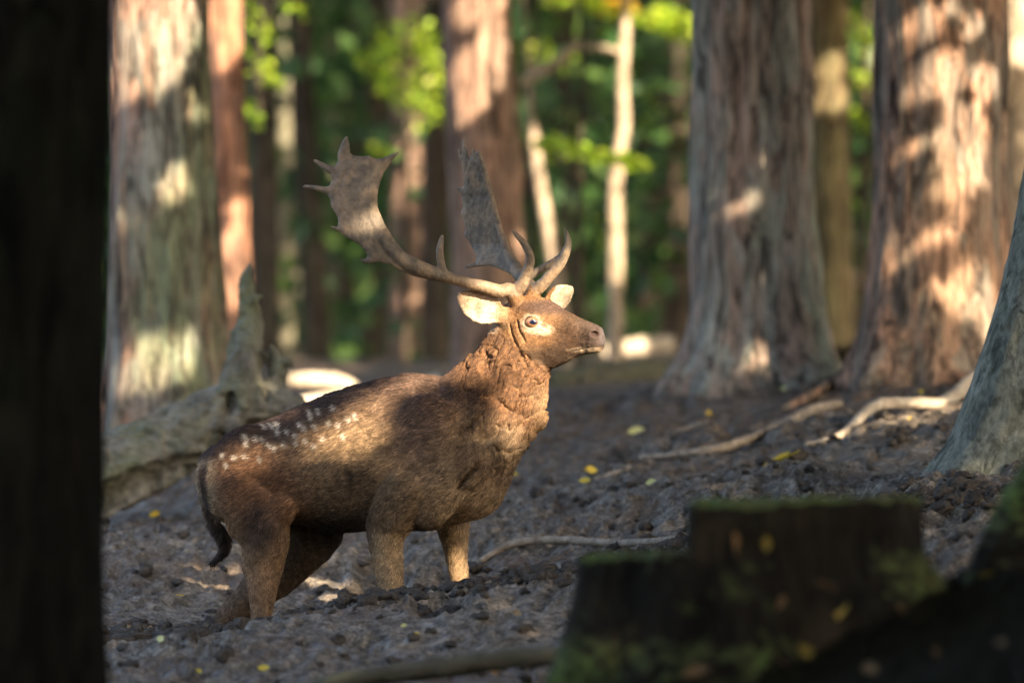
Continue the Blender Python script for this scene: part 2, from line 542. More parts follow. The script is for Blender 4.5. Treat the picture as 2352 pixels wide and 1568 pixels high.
class SDF:
    """rectilinear field; primitives only touch the block around them"""

    def __init__(self, xs, ys, zs):
        self.a = [np.asarray(c, np.float32) for c in (xs, ys, zs)]
        self.f = np.full([len(c) for c in self.a], 60.0, np.float32)

    def block(self, lo, hi):
        sl = []
        for c, l, h in zip(self.a, lo, hi):
            sl.append(slice(max(int(np.searchsorted(c, l)) - 1, 0), min(int(np.searchsorted(c, h)) + 1, len(c))))
        g = np.meshgrid(*[c[s] for c, s in zip(self.a, sl)], indexing='ij', sparse=True)
        return tuple(sl), g

    def apply(self, sl, d, k, op):
        if op == 'add':
            self.f[sl] = smin(self.f[sl], d, k)
        else:
            self.f[sl] = -smin(-self.f[sl], d, k)

    def capsule(self, a, b, ra, rb, k=8.0, lat=None, latf=1.0, op='add'):
        """tapered capsule; lat = axis along which it is scaled by latf"""
        a, b = np.asarray(a, float), np.asarray(b, float)
        R_ = max(ra, rb) * max(1, latf) + k + 6
        sl, (X, Y, Z) = self.block(np.minimum(a, b) - R_, np.maximum(a, b) + R_)
        px, py, pz = X - a[0], Y - a[1], Z - a[2]
        ba = b - a
        t = np.clip((px * ba[0] + py * ba[1] + pz * ba[2]) / max(ba @ ba, 1e-6), 0, 1)
        dx, dy, dz = px - t * ba[0], py - t * ba[1], pz - t * ba[2]
        if lat is not None:
            c = (dx * lat[0] + dy * lat[1] + dz * lat[2]) * (1 / latf - 1)
            dx, dy, dz = dx + c * lat[0], dy + c * lat[1], dz + c * lat[2]
        d = np.sqrt(dx * dx + dy * dy + dz * dz) - (ra + (rb - ra) * t)
        if lat is not None and latf < 1:
            d = d * (0.5 + 0.5 * latf)
        self.apply(sl, d.astype(np.float32), k, op)

    def chain(self, pts, k=8.0, lat=None, latf=1.0, sub=3, op='add'):
        P = catmull(pts, (len(pts) - 1) * sub + 1)
        for p, q in zip(P[:-1], P[1:]):
            self.capsule(p[:3], q[:3], p[3], q[3], k if p is P[0] else max(min(k, 3), 2.0), lat, latf, op)

    def ellipsoid(self, c, axes, rad, k=8.0, op='add'):
        c, A, rad = np.asarray(c, float), np.asarray(axes, float), np.asarray(rad, float)
        R_ = rad.max() + k + 6
        sl, (X, Y, Z) = self.block(c - R_, c + R_)
        px, py, pz = X - c[0], Y - c[1], Z - c[2]
        q = [px * A[i, 0] + py * A[i, 1] + pz * A[i, 2] for i in range(3)]
        k0 = np.sqrt(sum((q[i] / rad[i]) ** 2 for i in range(3)))
        k1 = np.sqrt(sum((q[i] / rad[i] ** 2) ** 2 for i in range(3))) + 1e-6
        self.apply(sl, (k0 * (k0 - 1) / k1).astype(np.float32), k, op)

    def mesh(self):
        F, (xs, ys, zs) = self.f, self.a
        ins = F < 0
        s = np.zeros([n - 1 for n in F.shape], np.uint8)
        for i in (0, 1):
            for j in (0, 1):
                for k in (0, 1):
                    s += ins[i:F.shape[0] - 1 + i, j:F.shape[1] - 1 + j, k:F.shape[2] - 1 + k]
        act = (s > 0) & (s < 8)
        I, J, K = np.nonzero(act)
        idx = np.full(act.shape, -1, np.int32)
        idx[I, J, K] = np.arange(len(I))
        cor = [(i, j, k) for i in (0, 1) for j in (0, 1) for k in (0, 1)]
        val = {c: F[I + c[0], J + c[1], K + c[2]] for c in cor}
        pos = {c: np.stack([xs[I + c[0]], ys[J + c[1]], zs[K + c[2]]], -1) for c in cor}
        acc, cnt = np.zeros((len(I), 3)), np.zeros(len(I))
        for a in cor:
            for ax in range(3):
                if a[ax] == 0:
                    b = tuple(1 if q == ax else a[q] for q in range(3))
                    va, vb = val[a], val[b]
                    m = (va < 0) != (vb < 0)
                    t = np.where(m, va / np.where(m, va - vb, 1), 0)[:, None]
                    acc += np.where(m[:, None], pos[a] + (pos[b] - pos[a]) * t, 0)
                    cnt += m
        V = acc / np.maximum(cnt, 1)[:, None]
        quads = []
        for ax in range(3):
            sa = [slice(1, -1)] * 3
            sb = [slice(1, -1)] * 3
            sa[ax] = slice(0, -1)
            sb[ax] = slice(1, None)
            A_, B_ = ins[tuple(sa)], ins[tuple(sb)]
            i, j, k = np.nonzero(A_ != B_)
            o = [1, 1, 1]
            o[ax] = 0
            i, j, k = i + o[0], j + o[1], k + o[2]
            flip = ins[i, j, k]
            b, c = [(1, 2), (2, 0), (0, 1)][ax]
            def cell(db, dc):
                q = [i.copy(), j.copy(), k.copy()]
                q[b] += db
                q[c] += dc
                return idx[q[0], q[1], q[2]]
            Q = np.stack([cell(-1, -1), cell(0, -1), cell(0, 0), cell(-1, 0)], -1)
            Q[~flip] = Q[~flip][:, ::-1]
            quads.append(Q)
        Q = np.concatenate(quads)
        Q = Q[(Q >= 0).all(1)]
        return V, Q


def uvq_world(V, d0, scale=None):
    """(u, v, q) with q = depth in pixels at d0 -> world"""
    V = np.asarray(V, float)
    d = d0 + V[:, 2] * d0 / KPX
    return W(V[:, 0], V[:, 1], d)


# ------------------------------------------------------------------ deer
YAW = R(20)
LAT = np.array([math.sin(YAW), 0, math.cos(YAW)])      # the deer's left, away from the camera (in u, v, q)
FWD = np.array([math.cos(YAW), 0, -math.sin(YAW)])
HYAW = R(24)
HL = np.array([math.sin(HYAW), 0, math.cos(HYAW)])
HF = np.array([math.cos(HYAW), 0, -math.sin(HYAW)])
MPX = KPX / DEER_D                                      # pixels per metre at the deer


def B(u, v, t=0.0, r=None):
    """body point showing at (u, v), t metres left of the body's mid-plane"""
    T = t * MPX
    s = (u - 900 - T * math.sin(YAW)) / math.cos(YAW)
    p = [u, v, -s * math.sin(YAW) + T * math.cos(YAW)]
    return p if r is None else p + [r]


QH = -((1190 - 900) / math.cos(YAW)) * math.sin(YAW)


def H(u, v, t=0.0, r=None):
    T = t * MPX
    s = (u - 1190 - T * math.sin(HYAW)) / math.cos(HYAW)
    p = [u, v, QH - s * math.sin(HYAW) + T * math.cos(HYAW)]
    return p if r is None else p + [r]


ux = np.concatenate([np.arange(430, 1030, 4.0), np.arange(1030, 1400, 2.0)])
vx = np.concatenate([np.arange(645, 868, 2.0), np.arange(868, 1010, 2.6), np.arange(1010, 1660, 4.0)])
qx = np.arange(-230, 330, 3.6)
S = SDF(ux, vx, qx)


def slices(sdf, rows, ax, lat, u0, q0, yaw, k=10, op='add', pw=2.0, taper=0.0):
    """generalised trunk: rows of (u of the mid-plane, top v, bottom v, half width in metres)"""
    rw = catmull(rows, 240)
    s_of = (rw[:, 0] - u0) / math.cos(yaw)
    lo = [rw[:, 0].min() - 120, rw[:, 1].min() - 40, -900]
    hi = [rw[:, 0].max() + 120, rw[:, 2].max() + 40, 900]
    sl, (X, Y, Z) = sdf.block(lo, hi)
    px, pz = X - u0, Z - q0
    s = px * ax[0] + pz * ax[2]
    t = px * lat[0] + pz * lat[2]
    sc = np.clip(s, s_of[0], s_of[-1])
    top, bot, hw = [np.interp(sc, s_of, rw[:, i]).astype(np.float32) for i in (1, 2, 3)]
    c, h = (top + bot) / 2, np.maximum((bot - top) / 2, 3)
    w = hw * MPX
    yy = (Y - c) / h
    if taper:
        w = w * (1 - taper * yy)
    w = np.maximum(w, 3)
    e = np.sqrt((s - sc) ** 2 + 0.0)
    rr = (np.abs(yy) ** pw + np.abs(t / w) ** pw) ** (1 / pw)
    d = (rr - 1) * np.minimum(h, w)
    d = np.where(e > 0, np.sqrt(np.maximum(d, 0) ** 2 + e ** 2) + np.minimum(d, 0) * (e == 0), d)
    sdf.apply(sl, d.astype(np.float32), k, op)


# trunk
slices(S, [(470, 1052, 1110, .05), (486, 1032, 1160, .12), (520, 1012, 1195, .16), (570, 986, 1205, .178), (640, 955, 1200, .185),
           (740, 913, 1208, .20), (840, 880, 1216, .205), (930, 861, 1218, .195), (1000, 864, 1214, .18), (1060, 884, 1196, .165),
           (1110, 915, 1160, .14), (1150, 960, 1105, .10), (1168, 1000, 1060, .05)], FWD, LAT, 900, 0, YAW, 10)
# neck
S.chain([B(1060, 1010, 0, 140), B(1105, 955, 0, 125), B(1150, 890, 0, 104), B(1182, 825, 0, 86), B(1200, 775, 0, 66)], 26, LAT, 0.78)
S.chain([B(1215, 905, 0, 42), B(1222, 945, 0, 30), B(1200, 985, 0, 34), B(1150, 1040, 0, 40)], 22, LAT, 0.9)
S.ellipsoid(B(1238, 962, 0), np.eye(3), (16, 24, 16), 10)
# brisket, shoulders
S.ellipsoid(B(1085, 1095, 0), [FWD, [0, 1, 0], LAT], (80, 95, 88), 30)
S.ellipsoid(B(985, 1060, -.135), [FWD, [0, 1, 0], LAT], (92, 150, 48), 24)
S.ellipsoid(B(1040, 1060, .135), [FWD, [0, 1, 0], LAT], (92, 140, 48), 24)
S.ellipsoid(B(1075, 1060, -.12), [FWD, [0, 1, 0], LAT], (40, 60, 40), 16)
# near foreleg
S.chain([B(945, 1120, -.13, 74), B(905, 1180, -.13, 55), B(887, 1225, -.125, 43), B(893, 1300, -.12, 33), B(899, 1355, -.12, 27.5),
         B(898, 1400, -.12, 27), B(899, 1440, -.12, 19), B(900, 1490, -.12, 16), B(903, 1520, -.12, 17), B(912, 1545, -.12, 18)], 16, LAT, .85)
# far foreleg
S.chain([B(1030, 1120, .12, 66), B(1036, 1180, .12, 44), B(1045, 1240, .12, 31), B(1053, 1300, .12, 23), B(1058, 1345, .12, 19.5),
         B(1058, 1385, .12, 20), B(1056, 1430, .12, 15), B(1054, 1475, .12, 15), B(1060, 1500, .12, 17)], 14, LAT, .85)
# near hind leg
S.ellipsoid(B(575, 1095, -.12), [FWD, [0, 1, 0], LAT], (98, 118, 52), 22)
S.chain([B(560, 1120, -.13, 74), B(590, 1180, -.135, 72), B(607, 1235, -.13, 58), B(604, 1295, -.12, 48), B(603, 1350, -.12, 34),
         B(600, 1400, -.12, 24), B(601, 1440, -.12, 19), B(606, 1490, -.12, 15), B(614, 1540, -.12, 16), B(622, 1570, -.12, 18)], 18, LAT, .8)
S.ellipsoid(B(652, 1160, -.14), [FWD, [0, 1, 0], LAT], (30, 42, 32), 16)
# far hind leg, trailing
S.chain([B(660, 1130, .10, 84), B(725, 1190, .12, 72), B(690, 1262, .13, 60), B(630, 1325, .14, 48), B(560, 1385, .15, 38),
         B(512, 1432, .15, 29), B(496, 1465, .15, 22), B(494, 1510, .15, 15), B(500, 1550, .15, 17), B(508, 1575, .15, 18)], 18, LAT, .8)
S.ellipsoid(B(795, 1180, .07), [FWD, [0, 1, 0], LAT], (92, 42, 60), 20)
# tail
S.chain([B(482, 1052, 0, 14), B(468, 1090, -.02, 11), B(474, 1150, -.03, 11), B(492, 1200, -.035, 13), B(512, 1235, -.035, 14),
         B(512, 1262, -.035, 9), B(496, 1282, -.035, 4), B(482, 1292, -.035, 2.2)], 4)
# head
slices(S, [(1148, 716, 800, .048), (1178, 690, 832, .062), (1212, 679, 843, .068), (1240, 682, 848, .066), (1268, 694, 845, .058),
           (1300, 714, 832, .045), (1325, 727, 819, .037), (1345, 736, 813, .034), (1362, 743, 810, .0335), (1376, 752, 807, .028), (1386, 766, 798, .014)],
       HF, HL, 1190, QH, HYAW, 12, pw=2.3, taper=0.22)
for sgn in (-1, 1):
    S.ellipsoid(H(1214 + 12 * sgn, 790, .046 * sgn), [HF, [0, 1, 0], HL], (42, 40, 15), 10)           # cheek
    S.ellipsoid(H(1228 + 12 * sgn, 716, .050 * sgn), [HF, [0, 1, 0], HL], (34, 15, 14), 9)              # brow
    S.ellipsoid(H(1288 + 8 * sgn, 748, .030 * sgn), [HF, [0, 1, 0], HL], (48, 15, 12), 12)             # side of the nose
    S.ellipsoid(H(1364 + 6 * sgn, 764, .022 * sgn), [HF, [0, 1, 0], HL], (17, 15, 11), 7)              # nostril rim
EYE_N = np.array(H(1222, 739, -.056))
EYE_F = np.array(H(1245, 739, .056))
for E_, sgn in ((EYE_N, -1), (EYE_F, 1)):
    nrm = HL * sgn
    S.ellipsoid(E_ - nrm * 2, np.eye(3), (20, 18, 17.5), 5)
    axu = np.array([0.95, 0.14, 0]); axv = np.array([-0.14, 0.95, 0])
    S.ellipsoid(E_ + nrm * 16, np.eye(3), (19.0, 13.2, 14.0), 2.5, op='sub')
# tear duct
S.capsule(H(1243, 747, -.062), H(1266, 759, -.056), 2.6, 2.0, 3, op='sub')
# nostrils
S.ellipsoid(H(1368, 766, -.034), [[.93, .25, -.25], [-.25, .95, 0], HL], (11.5, 6.5, 13), 3, op='sub')
S.ellipsoid(H(1380, 766, .034), [[.93, .25, -.25], [-.25, .95, 0], HL], (11.5, 6.5, 13), 3, op='sub')
# mouth line
S.chain([H(1312, 805, -.043, 3.4), H(1332, 801, -.038, 3.2), H(1352, 797, -.0365, 3), H(1370, 794, -.032, 2.8), H(1386, 792, -.016, 2.4)], 3, op='sub')
S.chain([H(1318, 806, .041, 3.2), H(1360, 797, .0345, 3), H(1388, 792, .012, 2.6)], 2.5, op='sub')
# jaw crease and folds behind the cheek
S.chain([H(1222, 812, -.066, 3.0), H(1245, 820, -.060, 3.4), H(1272, 820, -.054, 2.4)], 4, op='sub')
S.chain([H(1190, 735, -.066, 2.5), H(1194, 760, -.068, 3.5), H(1206, 785, -.07, 3.5)], 4, op='sub')
S.chain([H(1172, 740, -.064, 2.5), H(1178, 772, -.068, 3.5), H(1196, 808, -.07, 4), H(1208, 836, -.066, 4)], 4, op='sub')
S.chain([B(1052, 1120, -.15, 7), B(1085, 1078, -.15, 10), B(1130, 1045, -.13, 11), B(1180, 1012, -.085, 8)], 12, op='sub')
# pedicles
S.chain([H(1196, 712, -.030, 21), H(1186, 690, -.045, 17), H(1180, 676, -.055, 16)], 9)
S.chain([H(1216, 706, .030, 21), H(1222, 684, .042, 17), H(1227, 666, .05, 16)], 9)


# ears
def ear(base, tip, wid, nrm, scoop=1):
    base, tip, nrm = np.array(base), np.array(tip), np.array(nrm, float)
    nrm /= np.linalg.norm(nrm)
    ax = tip - base
    L = np.linalg.norm(ax)
    ax /= L
    nrm = nrm - ax * (nrm @ ax)
    nrm /= np.linalg.norm(nrm)
    sd = np.cross(ax, nrm)
    A_ = [ax, sd, nrm]
    E1 = SDF(S.a[0], S.a[1], S.a[2]) if False else None
    # local field, then union
    lo, hi = np.minimum(base, tip) - wid - 16, np.maximum(base, tip) + wid + 16
    sl, (X, Y, Z) = S.block(lo, hi)
    P = [X - base[0], Y - base[1], Z - base[2]]
    a = P[0] * ax[0] + P[1] * ax[1] + P[2] * ax[2]
    b = P[0] * sd[0] + P[1] * sd[1] + P[2] * sd[2]
    c = P[0] * nrm[0] + P[1] * nrm[1] + P[2] * nrm[2]
    f = np.clip(a / L, 0, 1)
    wd = wid * np.interp(f, [0, .12, .3, .5, .7, .88, .96, 1], [.42, .62, .92, 1.0, .86, .5, .27, .1]).astype(np.float32)
    # sheet bent into a cup
    c0 = 0.26 * (b * b) / np.maximum(wid, 1) * np.interp(f, [0, .4, 1], [1.5, .9, .3]) - 5 * np.sin(f * 3.1)
    th = 3.1
    dl = np.maximum(np.maximum(np.abs(b) - wd, np.abs(a - L / 2) - L / 2) + 0, np.abs(c - c0) - th) * 0.8
    S.apply(sl, dl.astype(np.float32), 6, 'add')


ear(H(1152, 724, -.060), H(1052, 678, -.15), 39, [0.45, 0.05, -1])
S.capsule(H(1166, 730, -.045), H(1144, 722, -.064), 20, 13, 12)
ear(H(1252, 706, .060), H(1316, 660, .11), 27, [0.25, 0.1, -1])
S.capsule(H(1236, 712, .045), H(1258, 702, .065), 16, 13, 8)

dV, dF = S.mesh()


# skin relief: folds of the muddy neck, muscle unevenness
def mesh_normals(V, F):
    n = np.zeros_like(V)
    a = np.cross(V[F[:, 2]] - V[F[:, 0]], V[F[:, 3]] - V[F[:, 1]])
    for i in range(4):
        np.add.at(n, F[:, i], a)
    return n / np.maximum(np.linalg.norm(n, axis=1), 1e-9)[:, None]


def head_mask(V):
    u, v = V[:, 0], V[:, 1]
    lim = 762 + np.where(u > 1145, (u - 1145) * 0.745, 0)
    return sstep(6, -6, v - lim) * sstep(1030, 1046, u)


def neck_mask(V):
    u, v = V[:, 0], V[:, 1]
    # right of the line shoulder -> withers
    left = 1035 + (v - 870) * 0.05 - np.clip(870 - v, 0, 200) * -0.1
    low = sstep(1150, 1000, v + (1100 - u) * 0.45)
    return (1 - head_mask(V)) * sstep(-25, 35, u - left) * low


dN = mesh_normals(dV, dF)
hm, nm = head_mask(dV), neck_mask(dV)
# coordinates along / across the neck folds (folds run across, slanting)
fa = dV[:, 0] * 0.80 + dV[:, 1] * 0.42
fb = -dV[:, 0] * 0.42 + dV[:, 1] * 0.80
def valley(n, p=3):
    return -np.clip(1 - 2.2 * np.abs(n), 0, 1) ** p


wr = valley(noise3(fa / 25 + 0.6 * noise3(fb / 34, fa / 34, 0, 4), fb / 75, dV[:, 2] / 75, 61), 2.0)
wr2 = valley(noise3(fa / 9 + 0.4 * noise3(fb / 14, fa / 14, 0, 5), fb / 40, dV[:, 2] / 34, 62), 1.8)
disp = nm * sstep(0.2, 1, nm) * (10.0 * wr * (0.5 + 0.8 * sstep(-.4, .4, noise3(fa / 50, fb / 50, 0, 66))) + 5.5 * wr2 + 2.8 + 1.5 * fbm(fa / 40, fb / 40, dV[:, 2] / 40, 2, 63))
disp += (1 - nm) * (1 - hm) * (2.2 * fbm(dV[:, 0] / 45, dV[:, 1] / 45, dV[:, 2] / 45, 2, 70))
disp += hm * 0.6 * fbm(dV[:, 0] / 12, dV[:, 1] / 12, dV[:, 2] / 12, 2, 71)
dV = dV + dN * disp[:, None]
dN = mesh_normals(dV, dF)

SPOTS = [(740, 378), (787, 375), (870, 355), (740, 408), (678, 452), (762, 465), (850, 445), (905, 455), (960, 425), (1000, 405), (470, 465),
         (510, 460), (547, 455), (600, 490), (545, 495), (650, 520), (705, 480), (360, 530), (418, 535), (458, 540), (365, 565), (497, 575),
         (530, 590), (580, 570), (710, 550), (810, 540), (222, 635), (290, 645), (355, 640), (440, 652), (245, 690), (655, 560), (760, 580), (930, 520)]
SPOTS = [(428.75 + a * .3906, 796.25 + b * .3906) for a, b in SPOTS]


def mixc(c, w, col):
    w = np.clip(w, 0, 1)[:, None]
    return c * (1 - w) + np.array(col) * w


def blob(V, u, v, ru, rv, soft=0.5):
    e = np.sqrt(((V[:, 0] - u) / ru) ** 2 + ((V[:, 1] - v) / rv) ** 2)
    return sstep(1 + soft, 1 - soft, e)


def coat(V):
    u, v, q = V[:, 0], V[:, 1], V[:, 2]
    n = fbm(u / 35, v / 35, q / 35, 3, 80)
    n2 = fbm(u / 9, v / 9, q / 9, 2, 85)
    back = np.interp(u, [470, 520, 640, 740, 840, 930, 1000, 1060], [1045, 1012, 955, 913, 880, 861, 864, 884])
    dep = v - back + 14 * n
    c = np.tile(np.array([0.25, 0.165, 0.090]), (len(V), 1))
    c = mixc(c, sstep(165, 45, dep) * 0.8, (0.105, 0.063, 0.037))
    c = mixc(c, sstep(75, 5, dep), (0.055, 0.034, 0.025))
    c = mixc(c, sstep(190, 260, dep) * sstep(1000, 850, u), (0.15, 0.095, 0.05))
    # rump and thigh russet
    c = mixc(c, blob(V, 600, 1130, 110, 90, .6) * 0.8, (0.17, 0.078, 0.037))
    c = mixc(c, sstep(515, 480, u + 5 * n2) * sstep(1040, 1060, v) * 0.7, (0.33, 0.25, 0.16))
    # shoulder darker grey brown
    c = mixc(c, blob(V, 985, 960, 95, 120, .6) * 0.85, (0.12, 0.072, 0.048))
    # legs
    lg = sstep(1195, 1235, v)
    c = mixc(c, lg * sstep(780, 820, u), (0.29, 0.195, 0.105))
    c = mixc(c, lg * sstep(800, 760, u), (0.20, 0.125, 0.07))
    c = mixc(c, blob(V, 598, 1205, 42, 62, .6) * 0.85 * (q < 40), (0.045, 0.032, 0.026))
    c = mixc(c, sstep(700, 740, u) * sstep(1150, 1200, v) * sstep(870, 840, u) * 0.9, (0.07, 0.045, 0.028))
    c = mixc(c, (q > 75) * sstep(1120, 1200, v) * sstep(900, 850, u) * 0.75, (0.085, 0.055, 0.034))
    # mud stain behind the elbow
    c = mixc(c, blob(V, 820, 1100, 48, 36, .7) * (0.45 + 0.5 * n), (0.055, 0.036, 0.022))
    # chest, brisket pale
    c = mixc(c, blob(V, 1100, 1080, 110, 90, .7) * 0.6, (0.27, 0.19, 0.115))
    # neck
    nmk = neck_mask(V)
    c = mixc(c, nmk, (0.120, 0.060, 0.027))
    c = mixc(c, nmk * sstep(930, 1010, v + (1150 - u) * .3 + 20 * n), (0.185, 0.125, 0.072))
    c = mixc(c, nmk * sstep(-0.1, 0.7, n) * 0.6, (0.06, 0.03, 0.015))
    c = mixc(c, nmk * sstep(1205, 1245, u + 6 * n2) * sstep(860, 930, v) * 0.7, (0.21, 0.13, 0.066))
    # spots
    for i, (su, sv) in enumerate(SPOTS):
        du, dv_ = (u - su), (v - sv)
        a = du * 0.45 + dv_ * 0.89
        b = du * 0.89 - dv_ * 0.45
        fade = np.interp(sv - np.interp(su, [470, 640, 840, 1000], [1045, 955, 880, 864]), [0, 90, 150], [1, .8, .45])
        c = mixc(c, sstep(1.5, .5, np.sqrt((a / 8.0) ** 2 + (b / 4.6) ** 2)) * fade * (q < 80), (0.43, 0.365, 0.285))
        c = mixc(c, sstep(1.5, .5, np.sqrt((a / 8.0) ** 2 + (b / 4.6) ** 2)) * fade * (q > 120), (0.43, 0.365, 0.285))
    # head
    h = head_mask(V)
    c = mixc(c, h, (0.165, 0.086, 0.037))
    c = mixc(c, h * sstep(1255, 1300, u + 0.25 * (v - 760) + 5 * n2), (0.066, 0.036, 0.019))
    c = mixc(c, h * sstep(1310, 1350, u), (0.064, 0.041, 0.028))
    c = mixc(c, h * blob(V, 1258, 705, 70, 17, .5) * .85, (0.055, 0.032, 0.024))
    c = mixc(c, h * blob(V, 1255, 820, 62, 26, .6) * .85, (0.045, 0.028, 0.017))
    Vj = V + np.stack([3.2 * noise3(u / 5, v / 5, q / 5, 95), 3.2 * noise3(u / 5, v / 5, q / 5, 96), 0 * u], -1)
    nearside = sstep(-20, -40, (u - 1190) * HL[0] + (q - QH) * HL[2])
    c = mixc(c, h * blob(Vj, 1222, 742, 22, 20, .4), (0.52, 0.40, 0.28))
    c = mixc(c, h * blob(Vj, 1247, 757, 22, 11, .6) * 0.85, (0.50, 0.38, 0.26))
    c = mixc(c, h * blob(V, 1221, 739, 17, 13.5, .2), (0.16, 0.09, 0.06))
    c = mixc(c, h * sstep(1180, 1160, u) * sstep(765, 745, v) * 0.75, (0.27, 0.17, 0.09))
    # ears: pale inside
    er = h * sstep(1152, 1135, u)
    c = mixc(c, er, (0.42, 0.31, 0.215))
    c = mixc(c, er * blob(Vj, 1101, 704, 9, 22, .7) * .8, (0.14, 0.085, 0.055))
    c = mixc(c, er * blob(Vj, 1078, 690, 16, 12, .8) * .6, (0.24, 0.15, 0.09))
    c = mixc(c, er * sstep(1120, 1090, u + .6 * (v - 690)) * sstep(720, 690, v) * .4, (0.40, 0.28, 0.18))
    fe = h * sstep(1254, 1264, u) * (q > QH + 26) * sstep(716, 706, v)
    c = mixc(c, fe, (0.40, 0.31, 0.215))
    # nose pad, lips, chin
    c = mixc(c, h * sstep(1345, 1375, u) * sstep(798, 786, v), (0.055, 0.036, 0.029))
    c = mixc(c, h * sstep(1374, 1382, u) * sstep(796, 788, v), (0.065, 0.052, 0.048))
    c = mixc(c, h * blob(V, 1350, 803, 34, 5.5, .6) * .8, (0.45, 0.33, 0.21))
    c = mixc(c, h * sstep(1306, 1320, u) * sstep(2.5, 0.8, np.abs(v - np.interp(u, [1312, 1332, 1352, 1370, 1388], [805, 801, 797, 794, 792]))) * 0.9, (0.03, 0.02, 0.016))
    c = mixc(c, h * blob(V, 1367, 766, 12, 7, .4), (0.03, 0.016, 0.013))
    c = mixc(c, sstep(815, 822, v) * h * sstep(1300, 1320, u) * .8, (0.20, 0.14, 0.09))
    # tail
    tl = sstep(14, 4, np.abs(u - np.interp(v, [1052, 1090, 1150, 1200, 1235, 1262, 1290], [478, 468, 474, 490, 506, 508, 486]))) * sstep(1052, 1075, v) * sstep(478 + 34, 500, u + 0 * v) * ((u < 492) | (v > 1195))
    tl = np.where((v > 1200) & (u < 535) & (v < 1300) & (q < 160) & (u > 470), sstep(24, 14, np.abs(u - np.interp(v, [1200, 1235, 1262, 1290], [490, 506, 508, 486]))), tl)
    c = mixc(c, tl * 0.95, (0.04, 0.025, 0.018))
    # hooves and wet lower legs
    c = mixc(c, sstep(1395, 1470, v) * 0.8, (0.10, 0.075, 0.052))
    c = mixc(c, sstep(1515, 1535, v), (0.025, 0.02, 0.018))
    n3 = fbm((u * .9 - v * .42) / 12, (u * .42 + v * .9) / 3.2, q / 5, 2, 88)
    return c * np.exp((0.22 * n2 + 0.40 * n3) * (1 - 0.6 * h))[:, None]


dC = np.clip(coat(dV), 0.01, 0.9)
dWv = uvq_world(dV, DEER_D)
fx_, fy_ = [float(c) for c in uvq_world(np.array([B(800, 1520, 0)]), DEER_D)[0][:2]]
deer = empty("deer", (fx_, fy_, float(ground_smooth(fx_, fy_))))
tag(deer, "antlered stag with white-spotted brown back, standing in the mud with its head raised", "deer")
M['skin'] = mat_attr("deer_skin", "tint", 0.75, 0.2, 0.25, 170, 0.3)
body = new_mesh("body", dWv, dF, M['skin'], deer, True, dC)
body["label"] = "brown spotted body with muddy legs, wrinkled neck and pale ears"


# fur
def flow(V):
    u, v = V[:, 0], V[:, 1]
    f = np.tile(np.array([-0.88, 0.42, 0.25]), (len(V), 1))
    w = sstep(1150, 1230, v)[:, None]
    f = f * (1 - w) + np.array([-0.1, 1.0, 0]) * w
    w = neck_mask(V)[:, None]
    f = f * (1 - w) + np.array([-0.30, 0.9, 0.1]) * w
    w = head_mask(V)[:, None]
    f = f * (1 - w) + np.array([-0.9, -0.05, 0.3]) * w
    w = (head_mask(V) * sstep(1150, 1138, u))[:, None]
    f = f * (1 - w) + np.array([-0.85, -0.4, -0.3]) * w
    return f


